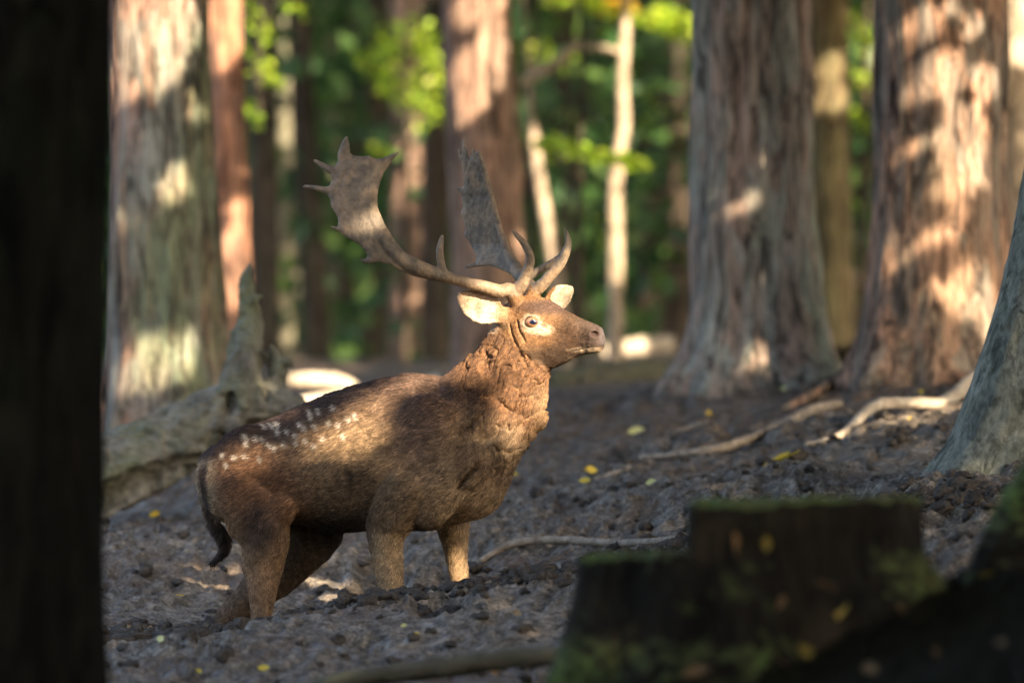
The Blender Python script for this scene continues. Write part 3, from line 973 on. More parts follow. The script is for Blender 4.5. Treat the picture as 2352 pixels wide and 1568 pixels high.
def make_fur(N):
    T = np.concatenate([dF[:, [0, 1, 2]], dF[:, [0, 2, 3]]])
    ar = np.linalg.norm(np.cross(dV[T[:, 1]] - dV[T[:, 0]], dV[T[:, 2]] - dV[T[:, 0]]), axis=1)
    cen = dV[T].mean(1)
    dens = 1 + 1.2 * head_mask(cen) + 0.4 * neck_mask(cen)
    dens *= (cen[:, 1] < 1505)
    # bare nose, eyes, nostrils
    dens *= 1 - (cen[:, 0] > 1376) * (cen[:, 1] < 796)
    dens *= 1 - (np.hypot((cen[:, 0] - 1222) / 17, (cen[:, 1] - 739) / 13) < 1)
    dens *= 1 - (np.hypot((cen[:, 0] - 1367) / 11, (cen[:, 1] - 766) / 7) < 1)
    p = ar * dens
    r = np.random.default_rng(21)
    ti = r.choice(len(T), N, p=p / p.sum())
    a, b = r.random(N), r.random(N)
    fl = a + b > 1
    a[fl], b[fl] = 1 - a[fl], 1 - b[fl]
    w = np.stack([1 - a - b, a, b], -1)
    root = (dV[T[ti]] * w[..., None]).sum(1)
    nrm = (dN[T[ti]] * w[..., None]).sum(1)
    nrm /= np.maximum(np.linalg.norm(nrm, axis=1), 1e-6)[:, None]
    f = flow(root) + r.normal(0, 0.17, (N, 3))
    # clumpy swirl
    f += 0.35 * np.stack([noise3(root[:, 0] / 14, root[:, 1] / 14, root[:, 2] / 14, s) for s in (91, 92, 93)], -1)
    tg = f - nrm * (f * nrm).sum(1)[:, None]
    tg /= np.maximum(np.linalg.norm(tg, axis=1), 1e-6)[:, None]
    hmk, nmk = head_mask(root), neck_mask(root)
    L = 11.0 * (1 - hmk) * (1 - nmk) + 5.2 * nmk + 4.0 * hmk
    L = L * (1 - 0.45 * sstep(1180, 1260, root[:, 1]))
    tail = (root[:, 0] < 530) & (root[:, 1] > 1195) & (root[:, 1] < 1300) & (root[:, 2] < 160)
    L = np.where(tail, 20, L)
    withers = (root[:, 1] < np.interp(root[:, 0], [470, 640, 840, 930, 1000, 1040], [1056, 968, 893, 875, 877, 884])) & (nmk < .3) & (hmk < .3)
    L = np.where(withers, L * 1.25, L)
    L *= r.uniform(0.6, 1.25, N)
    lift = (0.26 + 0.12 * nmk + 0.08 * hmk) * r.uniform(0.5, 1.5, N)
    pts = np.empty((N, 4, 3))
    for j, s in enumerate((0, .33, .67, 1.0)):
        pts[:, j] = root + tg * (L * s)[:, None] + nrm * (L * lift * (s - 0.45 * s * s) - 0.4)[:, None]
    col = np.clip(coat(root), 0.012, 0.85)
    col *= r.lognormal(0, 0.36, N)[:, None]
    return pts, np.clip(col, 0.006, 0.9), L


def mat_fur():
    m = NT("deer_fur")
    a = m.n("ShaderNodeAttribute", attribute_name="tint")
    hi = m.n("ShaderNodeHairInfo")
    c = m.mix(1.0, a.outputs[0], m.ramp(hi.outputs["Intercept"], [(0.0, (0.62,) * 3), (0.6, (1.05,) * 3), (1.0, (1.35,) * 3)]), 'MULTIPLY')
    p = m.n("ShaderNodeBsdfPrincipled", {"Base Color": c, "Roughness": 0.55, "Specular IOR Level": 0.25})
    t = m.n("ShaderNodeBsdfTranslucent", {"Color": c})
    mx = m.n("ShaderNodeMixShader", {0: 0.25, 1: p, 2: t})
    m.t.links.new(mx.outputs[0], m.out.inputs[0])
    return m.mat


FUR_N = 380000
fp, fc, fL = make_fur(FUR_N)
hc = bpy.data.hair_curves.new("fur")
hc.add_curves([4] * FUR_N)
hc.attributes["position"].data.foreach_set("vector", uvq_world(fp.reshape(-1, 3), DEER_D).astype(np.float32).ravel())
ra = hc.attributes.get("radius") or hc.attributes.new("radius", 'FLOAT', 'POINT')
rad = np.tile(np.array([0.00075, 0.0007, 0.0005, 0.00015], np.float32), FUR_N)
ra.data.foreach_set("value", rad)
ca = hc.attributes.new("tint", 'FLOAT_COLOR', 'CURVE')
c4 = np.ones((FUR_N, 4), np.float32)
c4[:, :3] = fc
ca.data.foreach_set("color", c4.ravel())
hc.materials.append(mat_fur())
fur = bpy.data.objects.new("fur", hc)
scene.collection.objects.link(fur)
fur.parent = deer
fur.matrix_parent_inverse = deer.matrix_world.inverted()
fur["kind"] = "stuff"
try:
    scene.cycles_curves.shape = 'RIBBONS'
    scene.cycles_curves.subdivisions = 2
except Exception:
    pass


# eyes
def mat_eye():
    m = NT("deer_eye")
    v = m.n("ShaderNodeTexCoord").outputs["Object"]
    sx = m.n("ShaderNodeSeparateXYZ", {"Vector": v})
    x2 = m.math('POWER', m.math('MULTIPLY', sx.outputs[0], 0.72), 2.0)
    z2 = m.math('POWER', sx.outputs[2], 2.0)
    r = m.math('SQRT', m.math('ADD', m.math('ABSOLUTE', x2), m.math('ABSOLUTE', z2)))
    c = m.ramp(r, [(0.0, (0.006, 0.007, 0.02)), (0.33, (0.008, 0.009, 0.022)), (0.37, (0.20, 0.10, 0.05)), (0.60, (0.22, 0.11, 0.05)), (0.72, (0.03, 0.018, 0.012)), (0.9, (0.02, 0.012, 0.01))])
    m.principled(c, 0.08, 0.6, None, Coat_Weight=1.0, Coat_Roughness=0.02)
    return m.mat


M['eye'] = mat_eye()
bm = bmesh.new()
bmesh.ops.create_uvsphere(bm, u_segments=32, v_segments=20, radius=1)
SPH_V = np.array([v.co[:] for v in bm.verts])
SPH_F = [[v.index for v in f.verts] for f in bm.faces]
bm.free()
for E_, sgn in ((EYE_N, -1), (EYE_F, 1)):
    me = bpy.data.meshes.new("eye")
    me.from_pydata([tuple(v) for v in SPH_V], [], SPH_F)
    me.polygons.foreach_set("use_smooth", np.ones(len(me.polygons), bool))
    me.materials.append(M['eye'])
    o = bpy.data.objects.new("eye", me)
    scene.collection.objects.link(o)
    nrm = HL * sgn
    loc = uvq_world(np.array([E_ - nrm * 1.5]), DEER_D)[0]
    o.parent = deer
    o.matrix_parent_inverse = deer.matrix_world.inverted()
    o.location = loc
    o.scale = (0.0235, 0.0235, 0.0215)
    o.rotation_euler = (0, 0, R(9) if sgn < 0 else -HYAW)


# antlers
def poly_sdf(P, X, Y):
    P = np.asarray(P, float)
    d = np.full(X.shape, 1e9)
    ins = np.zeros(X.shape, bool)
    for a, b in zip(P, np.roll(P, -1, 0)):
        e = b - a
        wx, wy = X - a[0], Y - a[1]
        t = np.clip((wx * e[0] + wy * e[1]) / max(e @ e, 1e-9), 0, 1)
        d = np.minimum(d, (wx - e[0] * t) ** 2 + (wy - e[1] * t) ** 2)
        c = (a[1] > Y) != (b[1] > Y)
        with np.errstate(divide='ignore', invalid='ignore'):
            ins ^= c & (X < (b[0] - a[0]) * (Y - a[1]) / (b[1] - a[1]) + a[0])
    return np.where(ins, -1, 1) * np.sqrt(d)


def cr(P):
    return [(673.75 + a * .3125, 275.6 + b * .3125) for a, b in P]


def antler(palm, tubes, qpalm, lo, hi, name, label, thick):
    A_ = SDF(np.arange(lo[0], hi[0], 2.0), np.arange(lo[1], hi[1], 2.0), np.arange(lo[2], hi[2], 2.6))
    X, Y = np.meshgrid(A_.a[0], A_.a[1], indexing='ij')
    dd = -poly_sdf(palm, X, Y)                                # positive inside
    th = np.interp(dd, [-12, -1, 0, 2, 5, 10, 30, 60], [-10, -1.0, 1.2, 3.6, 5.2, 6.6, thick, thick]).astype(np.float32)
    vein = 0.9 * noise3(X / 6 + 0.35 * Y / 6, Y / 34 - X / 70, 0, 33)
    th = th + np.where(dd > 6, vein, 0)
    q0 = qpalm(X, Y)
    f = np.abs(A_.a[2][None, None, :] - q0[..., None]) - th[..., None]
    A_.f = np.minimum(A_.f, (f * 0.7)).astype(np.float32)
    for t in tubes:
        A_.chain(t, 5, sub=4)
    V, F = A_.mesh()
    N = mesh_normals(V, F)
    V = V + N * (0.55 * fbm(V[:, 0] / 5, V[:, 1] / 12, V[:, 2] / 5, 2, 50))[:, None]
    n = fbm(V[:, 0] / 28, V[:, 1] / 28, V[:, 2] / 28, 3, 51)
    c = np.tile(np.array([0.23, 0.18, 0.125]), (len(V), 1))
    c = mixc(c, sstep(-0.1, 0.7, n) * .7, (0.32, 0.225, 0.14))
    c = mixc(c, sstep(0.1, -0.6, n) * .6, (0.12, 0.10, 0.078))
    c = mixc(c, sstep(640, 670, V[:, 1]) * .6, (0.28, 0.19, 0.115)) * np.array([.78, .74, .70])
    # polished tips
    o = new_mesh(name, uvq_world(V, DEER_D), F, M['antler'], deer, True, c)
    o["label"] = label
    return o


def mat_antler():
    m = NT("antler")
    a = m.n("ShaderNodeAttribute", attribute_name="tint")
    v = m.coords()
    n = m.noise(v, 60, 5, 0.65)
    n2 = m.noise(m.coords((1, 1, 0.3)), 160, 3, 0.6)
    c = m.mix(1.0, a.outputs[0], m.ramp(n, [(0.3, (0.62,) * 3), (0.7, (1.3,) * 3)]), 'MULTIPLY')
    m.principled(c, 0.62, 0.35, m.bump(m.math('ADD', n, m.math('MULTIPLY', n2, 0.6)), 0.5, 0.006))
    return m.mat


M['antler'] = mat_antler()
near_palm = cr([(1000, 1112), (960, 1070), (880, 1030), (820, 970), (740, 870), (670, 760), (620, 640), (615, 560), (640, 450), (670, 380), (720, 310), (775, 240),
                (745, 240), (660, 280), (610, 285), (560, 260), (510, 265), (440, 260), (420, 240), (410, 160), (395, 118), (370, 150), (345, 220), (330, 290),
                (305, 340), (260, 330), (160, 288), (150, 300), (200, 340), (270, 390), (285, 440), (265, 480), (230, 490), (100, 475), (70, 488), (110, 497),
                (200, 520), (250, 550), (270, 580), (280, 640), (320, 700), (330, 740), (325, 785), (270, 776), (275, 786), (300, 802), (340, 820), (400, 870),
                (480, 910), (530, 960), (545, 1000), (530, 1020), (487, 1016), (492, 1028), (520, 1050), (560, 1055), (620, 1040), (700, 1060), (800, 1110), (900, 1150), (990, 1160)])
qn0 = H(1180, 672, -.055)[2]
QP = lambda u: np.interp(u, [690, 850, 960, 1020, 1080, 1130, 1180], [qn0 - 118, qn0 - 122, qn0 - 102, qn0 - 74, qn0 - 42, qn0 - 18, qn0])


def q_near(u, v):
    # the palm cups inwards towards its top and its rear edge
    return QP(u) + 38 * sstep(560, 330, v) + 0.0011 * (np.maximum(800 - u, 0)) ** 2


nb = [(1182, 676, 16), (1168, 664, 15), (1149, 668, 14.5), (1111, 657, 13), (1077, 650, 12), (1042, 640, 12), (1017, 633, 14), (986, 624, 16), (955, 612, 18), (915, 588, 17), (875, 545, 12), (845, 480, 7)]
near_tubes = [[(u, v, float(q_near(u, v)), r) for u, v, r in nb]]
qb = qn0
near_tubes.append([(1186, 668, qb, 15), (1202, 647, qb - 8, 13.5), (1216, 606, qb - 18, 10.5), (1216, 582, qb - 24, 9), (1202, 557, qb - 28, 7), (1188, 541, qb - 30, 5), (1178, 530, qb - 30, 2)])
qz = float(QP(1017))
near_tubes.append([(1020, 632, qz, 11), (1013, 604, qz - 6, 8.5), (1010, 577, qz - 10, 7.5), (1013, 556, qz - 8, 5.5), (1016, 541, qz - 4, 2.5)])
for tip in ([(858, 385), (890, 366), (914, 351)], [(782, 360), (788, 335), (796, 315)], [(760, 392), (740, 380), (722, 368)], [(752, 438), (725, 431), (697, 428)]):
    near_tubes.append([(u, v, float(q_near(u, v)), r) for (u, v), r in zip(tip, (7, 5, 2.2))])
antler(near_palm, near_tubes, q_near, (688, 305, qn0 - 240), (1232, 700, qn0 + 60), "antler", "near palmate antler sweeping back with a broad toothed palm", 7.5)
# burr at the antler base
far_palm = cr([(1720, 1120), (1700, 1100), (1640, 1040), (1590, 960), (1540, 870), (1500, 770), (1460, 640), (1430, 520), (1400, 380), (1385, 290), (1365, 245), (1340, 240), (1325, 205), (1312, 210), (1310, 250),
               (1295, 270), (1275, 200), (1255, 135), (1243, 150), (1240, 210), (1240, 255), (1225, 215), (1207, 212), (1215, 255), (1235, 310), (1245, 380), (1250, 440),
               (1250, 490), (1215, 490), (1200, 500), (1230, 540), (1240, 560), (1245, 640), (1228, 685), (1250, 740), (1265, 800), (1255, 850), (1290, 890), (1320, 950),
               (1345, 1000), (1340, 1040), (1260, 1070), (1255, 1085), (1290, 1088), (1370, 1075), (1450, 1070), (1520, 1095), (1580, 1125), (1640, 1155), (1690, 1180)])
qf0 = H(1227, 666, .05)[2]


def q_far(u, v):
    # seen almost along its plane: it runs away from the camera from front edge to rear edge
    front = np.interp(v, [340, 450, 560, 620, 660], [1100, 1118, 1158, 1190, 1225])
    return qf0 + np.interp(v, [320, 450, 560, 620, 665], [150, 175, 150, 90, 0]) + 1.15 * np.clip(front - u, -15, 90)


fbm_ = [(1227, 668, 16), (1212, 652, 15), (1196, 632, 16), (1180, 608, 14), (1165, 575, 10)]
far_tubes = [[(u, v, float(q_far(u, v)), r) for u, v, r in fbm_]]
far_tubes.append([(u, v, float(q_far(u, v)) - 2, r) for u, v, r in [(1170, 590, 9), (1146, 520, 7), (1128, 450, 6.5), (1112, 390, 6), (1101, 355, 5), (1096, 352, 4)]])
far_tubes.append([(1228, 668, qf0, 15), (1241, 657, qf0 - 10, 14), (1262, 635, qf0 - 22, 12), (1286, 607, qf0 - 34, 10.5), (1301, 576, qf0 - 42, 9), (1305, 551, qf0 - 44, 6.5), (1297, 523, qf0 - 44, 2)])
qt = float(q_far(1205, 641))
far_tubes.append([(1203, 641, qt, 11), (1233, 623, qt + 6, 9), (1266, 605, qt + 8, 8), (1288, 588, qt + 8, 6.5), (1298, 566, qt + 6, 3)])
antler(far_palm, far_tubes, q_far, (1040, 308, qf0 - 70), (1320, 700, qf0 + 330), "antler", "far grey antler with a narrow upright palm seen nearly edge on", 6.5)
# whiskers are left to the fur

# ------------------------------------------------------------------ trees
def trunk_mesh(name, rows, d0, mat, parent, seed, seg=72, rough=0.012, flare=0.5, nroot=5, zs=0.25, dz=0.03, top=9.0, flare_h=0.30, freq=1.0, base_v=None):
    """rows: (u, v, width in px) along the trunk from top to bottom at distance d0"""
    P = np.array([[*W(u, v, d0), w / 2 * d0 / KPX] for u, v, w in rows])[::-1]        # bottom first
    m = len(P)
    P = catmull(P, max(30, m * 8))
    zb, zt = P[0, 2], P[-1, 2]
    n1 = max(int((zt - zb) / dz), 10)
    zz = np.linspace(zb, zt, n1)
    C = np.stack([np.interp(zz, P[:, 2], P[:, i]) for i in (0, 1, 2, 3)], -1)
    if top > zt:
        dirv = (C[-1, :2] - C[-max(8, n1 // 4), :2]) / (C[-1, 2] - C[-max(8, n1 // 4), 2])
        ze = np.linspace(zt, top, 14)[1:]
        ext = np.stack([C[-1, 0] + dirv[0] * (ze - zt), C[-1, 1] + 0 * ze, ze, C[-1, 3] * (1 - 0.5 * (ze - zt) / max(top - zt, 1) * min(1, (top - zt) / 12))], -1)
        C = np.concatenate([C, ext])
    th = np.linspace(0, 2 * math.pi, seg, endpoint=False)
    Z = C[:, 2:3] + 0 * th
    gz = float(ground_smooth(C[0, 0], C[0, 1]))
    hgt = np.maximum(Z - gz, 0)
    lob = np.maximum(np.cos(nroot * (th + 0.5 * np.sin(th + seed)) + seed * 1.7), -0.2)[None] * (0.75 + 0.25 * np.sin(2 * th + seed))[None]
    fl = flare * np.exp(-hgt / flare_h) * (0.35 + 0.9 * lob)
    r0 = C[:, 3:4]
    cx_, sx_ = np.cos(th)[None] * freq * r0 / 0.22, np.sin(th)[None] * freq * r0 / 0.22
    nz = 1 - 2 * np.abs(noise3(cx_ * 5, sx_ * 5, Z * 5 * zs * freq / 0.5, seed))
    nz2 = noise3(cx_ * 11, sx_ * 11, Z * 11 * zs * freq / 0.4, seed + 1)
    nz3 = fbm(cx_ * 1.2, sx_ * 1.2, Z * 1.4, 2, seed + 2)
    rr = r0 * (1 + fl + 0.05 * nz3) + rough * (0.7 * nz + 0.5 * nz2)
    X, Y = C[:, 0:1] + rr * np.cos(th), C[:, 1:2] + rr * np.sin(th)
    n = len(C)
    V = np.stack([X, Y, Z], -1).reshape(-1, 3)
    i = np.arange(n * seg).reshape(n, seg)
    F = np.stack([i[:-1], np.roll(i[:-1], -1, 1), np.roll(i[1:], -1, 1), i[1:]], -1).reshape(-1, 4)
    return new_mesh(name, V, F, mat, parent)


def tree(name, label, cat, rows, d0, mat, seed, group=None, extend=0.25, **kw):
    # carry the trunk below the ground
    u, v, w = rows[-1]
    x, y, z = W(u, v, d0)
    g = float(ground_smooth(x, y))
    vb = VC - (g - extend - CZ) / d0 * KPX
    if vb > v + 4:
        rows = rows + [(u, vb, w * 1.03)]
    t = empty(name, (x, y, g))
    tag(t, label, cat, group)
    trunk_mesh("trunk", rows, d0, mat, t, seed, **kw)
    return t


tA = tree("spruce_tree", "thick grey spruce trunk with pale sunlit patches standing behind the dead log", "tree",
          [(358, -60, 238), (362, 100, 236), (368, 300, 238), (372, 500, 246), (378, 700, 262), (384, 860, 280), (386, 960, 300)], 22.5, M['spruce_grey'], 3, flare=0.25, nroot=6, zs=0.22)
tB = tree("spruce_tree", "slender red-barked trunk glowing orange in the sun beside the thick grey trunk", "tree",
          [(512, -60, 88), (514, 100, 88), (518, 300, 92), (522, 500, 98), (526, 700, 104), (530, 860, 108)], 27.0, M['spruce_red'], 5, flare=0.15, rough=0.008)
tC = tree("spruce_tree", "brown spruce trunk rising straight behind the antlers", "tree",
          [(1088, -60, 158), (1095, 60, 158), (1106, 250, 162), (1118, 450, 165), (1128, 650, 168), (1135, 850, 176)], 27.5, M['bark_mid'], 8, flare=0.15)
tD = tree("spruce_tree", "thick grey flaking trunk in shade with spreading roots beside the mossy log", "tree",
          [(1722, -60, 262), (1724, 150, 266), (1728, 350, 274), (1734, 550, 286), (1742, 700, 304), (1745, 800, 330), (1740, 880, 380)], 22.3, M['spruce_shade'], 11, flare=0.38, nroot=5, flare_h=0.16)
tE = tree("spruce_tree", "thick pinkish trunk with large bright sun patches and a root running downhill", "tree",
          [(2162, -60, 292), (2162, 150, 296), (2160, 350, 300), (2158, 550, 316), (2158, 700, 338), (2160, 810, 366), (2165, 890, 400)], 21.5, M['spruce_pink'], 14, flare=0.30, nroot=6, flare_h=0.20)
tF = tree("tree", "dark olive trunk squeezed between the two thick spruces", "tree",
          [(1905, -60, 86), (1905, 200, 88), (1908, 500, 92), (1912, 800, 100)], 30, M['olive'], 17, flare=0.1, rough=0.006)
tG = tree("tree", "pale trunk showing just past the sun-patched pinkish spruce", "tree",
          [(2338, -60, 70), (2330, 100, 70), (2338, 400, 74), (2345, 840, 84)], 31, M['pale'], 19, flare=0.1, rough=0.006)
tH = tree("beech_tree", "smooth grey-green beech leaning in from the side with fluted mossy foot", "tree",
          [(2560, 0, 300), (2520, 250, 300), (2480, 500, 300), (2440, 700, 306), (2400, 880, 320), (2372, 1000, 350), (2345, 1080, 400), (2330, 1140, 460)], 17.2, M['beech'], 23,
          flare=0.10, nroot=7, flare_h=0.16, rough=0.006, zs=0.7, dz=0.015, seg=120)
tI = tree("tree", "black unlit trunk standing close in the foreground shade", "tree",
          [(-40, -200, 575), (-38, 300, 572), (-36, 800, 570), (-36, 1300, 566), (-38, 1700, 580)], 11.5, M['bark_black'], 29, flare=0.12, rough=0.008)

# saplings and far trunks
tree("sapling", "thin pale sapling with a kink, brightly sunlit, in front of dark undergrowth", "tree",
     [(1440, -40, 20), (1437, 60, 22), (1430, 200, 26), (1433, 290, 27), (1420, 370, 29), (1414, 450, 32), (1414, 580, 34), (1414, 800, 37)], 31, M['pale'], 31, flare=0.05, rough=0.003, seg=32, top=6)
tree("sapling", "thin pale leaning sapling rising behind the stag's head", "tree",
     [(1205, 60, 5), (1216, 240, 12), (1226, 310, 24), (1240, 420, 27), (1262, 540, 31), (1280, 660, 35), (1296, 830, 38)], 31.5, M['pale'], 32, flare=0.05, rough=0.003, seg=32, top=3.4)
tree("sapling", "thin ochre stem beside the olive trunk", "tree",
     [(1942, -40, 14), (1943, 300, 15), (1946, 600, 17), (1955, 800, 20)], 33, M['pale'], 33, flare=0.05, rough=0.002, seg=24, top=6)
FAR = [(655, 34, 42, 'pale_far', 0, "pale slim stem glimpsed through leaves near the slender red trunk"),
       (606, 62, 34, 'bark_dark', 4, "dark trunk standing just beside the slender red-barked trunk"),
       (705, 60, 38, 'bark_dark', 26, "slanting dark trunk behind the dead log's root spikes"),
       (800, 46, 50, 'bark_dark', 0, "thin dark far trunk behind the near antler's broad palm"),
       (860, 60, 46, 'bark_dark', -6, "dark far trunk behind the sweep of the near antler's beam"),
       (945, 96, 40, 'bark_mid', 3, "brown sun-flecked trunk blurred between the two antlers"),
       (1000, 60, 36, 'bark_dark', 0, "dark trunk touching the edge of the brown spruce behind the antlers"),
       (1340, 60, 55, 'bark_dark', 5, "dark far trunk between the leaning sapling and the kinked sapling"),
       (1500, 80, 48, 'bark_dark', 0, "broad dark far trunk between the kinked sapling and the shaded grey spruce"),
       (1560, 50, 40, 'bark_dark', -3, "slim dark trunk hugging the edge of the shaded grey spruce"),
       (760, 30, 58, 'pale_far', 5, "thin pale stem far behind the rear tines of the near antler"),
       (690, 34, 52, 'pale_far', -8, "pale far stem above the dead log's root spikes"),
       (1290, 44, 44, 'bark_dark', 0, "dark trunk behind the bent pale bough"),
       (1980, 40, 45, 'bark_dark', 4, "dark far trunk in the gap between the two thick spruces"),
       (1210, 40, 50, 'bark_dark', 0, "dark far trunk behind the top of the leaning pale sapling")]
for i, (u, w, d, mk, lean, lab) in enumerate(FAR):
    tree("background_tree", lab, "tree", [(u - lean, -60, w * .9), (u, 400, w), (u + lean, 840, w * 1.1)], d, M[mk], 40 + i, "trees deep in the background wood",
         flare=0.1, rough=0.006, seg=28, dz=0.10, top=9)


# ------------------------------------------------------------------ SDF-built wood: dead log, stump, logs, sticks
def wood_sdf(lo, hi, step, d0, build, mat, name, label, cat, amp=3.0, freq=20.0, stretch=(1, 1, 1), extra=None, parent=None):
    A_ = SDF(np.arange(lo[0], hi[0], step), np.arange(lo[1], hi[1], step), np.arange(lo[2], hi[2], step))
    build(A_)
    V, F = A_.mesh()
    N = mesh_normals(V, F)
    p = V * np.array(stretch) / freq
    dsp = amp * ((1 - 2 * np.abs(noise3(p[:, 0], p[:, 1], p[:, 2], 7))) * 0.8 + 0.6 * fbm(p[:, 0] * 2.2, p[:, 1] * 2.2, p[:, 2] * 2.2, 2, 8))
    V = V + N * dsp[:, None]
    o = new_mesh(name, uvq_world(V, d0), F, mat, parent)
    if label:
        tag(o, label, cat)
    return o


def b_snag(A_):
    A_.chain([(150, 1130, -40, 95), (250, 1085, -30, 88), (360, 1035, -10, 80), (450, 985, 0, 72), (540, 935, 0, 66), (600, 940, 10, 62)], 20)
    A_.chain([(545, 930, 0, 66), (556, 860, 0, 46), (566, 795, 0, 35), (574, 735, 0, 27), (570, 690, 0, 19), (566, 655, 0, 12), (570, 625, 0, 7), (573, 606, 0, 3.5)], 16)
    A_.chain([(572, 700, -4, 9), (588, 686, -12, 8), (604, 678, -18, 5)], 8)
    A_.chain([(600, 930, 20, 52), (632, 880, 20, 27), (636, 835, 20, 15), (622, 796, 20, 6)], 16)
    A_.chain([(600, 950, 0, 45), (650, 930, -10, 36), (690, 950, -15, 24), (720, 985, -20, 14)], 14)
    A_.chain([(640, 850, 20, 12), (655, 828, 10, 8), (668, 835, 5, 4)], 6)
    A_.chain([(340, 985, -70, 9), (380, 1005, -76, 15), (430, 1030, -72, 17), (480, 1045, -60, 14), (500, 1062, -50, 8)], 8)
    A_.chain([(510, 900, -50, 14), (545, 895, -64, 12), (560, 915, -66, 10), (552, 945, -60, 8)], 8)
    A_.chain([(500, 960, -50, 26), (540, 985, -60, 22), (560, 1015, -60, 14), (545, 1045, -50, 8)], 10)
    A_.chain([(585, 960, -40, 20), (620, 985, -60, 14), (650, 980, -70, 8)], 8)
    A_.chain([(585, 800, 0, 16), (600, 815, -10, 14), (598, 840, -14, 10)], 8)
    A_.chain([(120, 1190, -95, 50), (250, 1140, -95, 50), (400, 1095, -85, 46), (500, 1068, -70, 38), (560, 1050, -60, 26)], 10, op='sub')
    A_.ellipsoid((530, 925, -60), np.eye(3), (15, 28, 26), 6, op='sub')
    A_.chain([(330, 950, -85, 3), (420, 915, -76, 5), (500, 905, -66, 4)], 4, op='sub')
    A_.chain([(540, 800, -36, 4), (535, 850, -46, 9), (532, 880, -56, 10)], 5, op='sub')
    A_.chain([(590, 870, -44, 5), (600, 830, -20, 8), (606, 790, -5, 6)], 5, op='sub')
    A_.ellipsoid((590, 980, -62), np.eye(3), (44, 24, 44), 6, op='sub')
    A_.ellipsoid((610, 905, -30), np.eye(3), (10, 26, 18), 8, op='sub')


wood_sdf((100, 590, -170), (760, 1260, 140), 3.6, 19.6, b_snag, M['deadwood'], "dead_log", "uprooted grey dead log with jagged root spikes lying behind the stag's rump", "log", 7.0, 24, (0.55, 0.6, 1.1))


def b_stump(A_):
    X, Y, Z = np.meshgrid(*A_.a, indexing='ij', sparse=True)
    cu, cq = 1715.0, 0.0
    th = np.arctan2(Z - cq, X - cu)
    lob = 1 + 0.05 * np.cos(3 * th + .6) + 0.05 * np.cos(5 * th + 2) + .025 * np.cos(9 * th)
    fl = 0.02 + 0.16 * sstep(1230, 1620, Y) + 0.20 * sstep(1240, 1420, Y) * np.maximum(np.cos(th - 0.25), 0) ** 2 + 0.10 * sstep(1450, 1640, Y)
    r = np.sqrt(((X - cu) / 1.0) ** 2 + ((Z - cq) / 0.8) ** 2)
    d = (r - 372 * lob * (1 + fl)) * 0.7
    tn = 10 * noise3(X / 40, 0, Z / 40, 3) + 6 * noise3(X / 14, 0, Z / 14, 4)
    topv = np.where(X + 10 * noise3(Y / 30, 0, Z / 30, 5) < 1590, 1272, 1156) + tn + (X - 1700) * -0.02
    d = np.maximum(d, topv - Y)
    A_.f = np.minimum(A_.f, d.astype(np.float32))


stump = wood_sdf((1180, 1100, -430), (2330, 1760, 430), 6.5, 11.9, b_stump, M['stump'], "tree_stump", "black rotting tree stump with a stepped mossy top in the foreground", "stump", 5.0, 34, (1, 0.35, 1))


def b_rock(A_):
    A_.chain([(2420, 1090, 0, 70), (2390, 1180, -10, 95), (2370, 1270, -20, 120), (2330, 1350, -20, 110), (2260, 1420, -20, 80)], 30)
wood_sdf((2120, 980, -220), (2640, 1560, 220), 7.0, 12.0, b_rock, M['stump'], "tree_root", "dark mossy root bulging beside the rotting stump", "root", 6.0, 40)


def stick(name, label, cat, pts, mat, d=None, amp=1.2, step=2.6, freq=10):
    """pts: (u, v, radius px, lift m above the ground or None)  distance from the ground"""
    W_ = []
    for p in pts:
        q = ground_hit(p[0], p[1] + p[2] * 0.5) if d is None else W(p[0], p[1], d)
        rp = p[2] * q[1] / KPX
        q = np.array(q)
        if d is None:
            q[2] = max(q[2], float(ground_smooth(q[0], q[1]))) + rp * 0.9 + 0.006
        W_.append([*q, rp])
    W_ = np.array(W_)
    P = catmull(W_, len(W_) * 10)
    seg = 14
    th = np.linspace(0, 2 * math.pi, seg, endpoint=False)
    T = np.gradient(P[:, :3], axis=0)
    T /= np.linalg.norm(T, axis=1)[:, None]
    U_ = np.cross(T, [0, 0, 1.0])
    U_ /= np.linalg.norm(U_, axis=1)[:, None]
    N_ = np.cross(U_, T)
    rr = P[:, 3:4] * (1 + 0.18 * noise3(np.arange(len(P))[:, None] * .6, np.cos(th)[None] * 1.3, np.sin(th)[None] * 1.3, 3))
    V = P[:, None, :3] + rr[..., None] * (np.cos(th)[None, :, None] * U_[:, None] + np.sin(th)[None, :, None] * N_[:, None])
    n = len(P)
    i = np.arange(n * seg).reshape(n, seg)
    F = np.stack([i[:-1], i[1:], np.roll(i[1:], -1, 1), np.roll(i[:-1], -1, 1)], -1).reshape(-1, 4)
    V = V.reshape(-1, 3)
    c0, c1 = len(V), len(V) + 1
    V = np.concatenate([V, P[:1, :3], P[-1:, :3]])
    caps = [[c0, i[0, j], i[0, (j + 1) % seg], i[0, (j + 1) % seg]] for j in range(seg)]
    o = new_mesh(name, V, F, mat)
    bm = bmesh.new()
    bm.from_mesh(o.data)
    bm.verts.ensure_lookup_table()
    for ring, flip in ((i[0], False), (i[-1], True)):
        vs_ = [bm.verts[int(k)] for k in ring]
        bm.faces.new(vs_ if flip else vs_[::-1])
    bm.to_mesh(o.data)
    bm.free()
    return tag(o, label, cat)


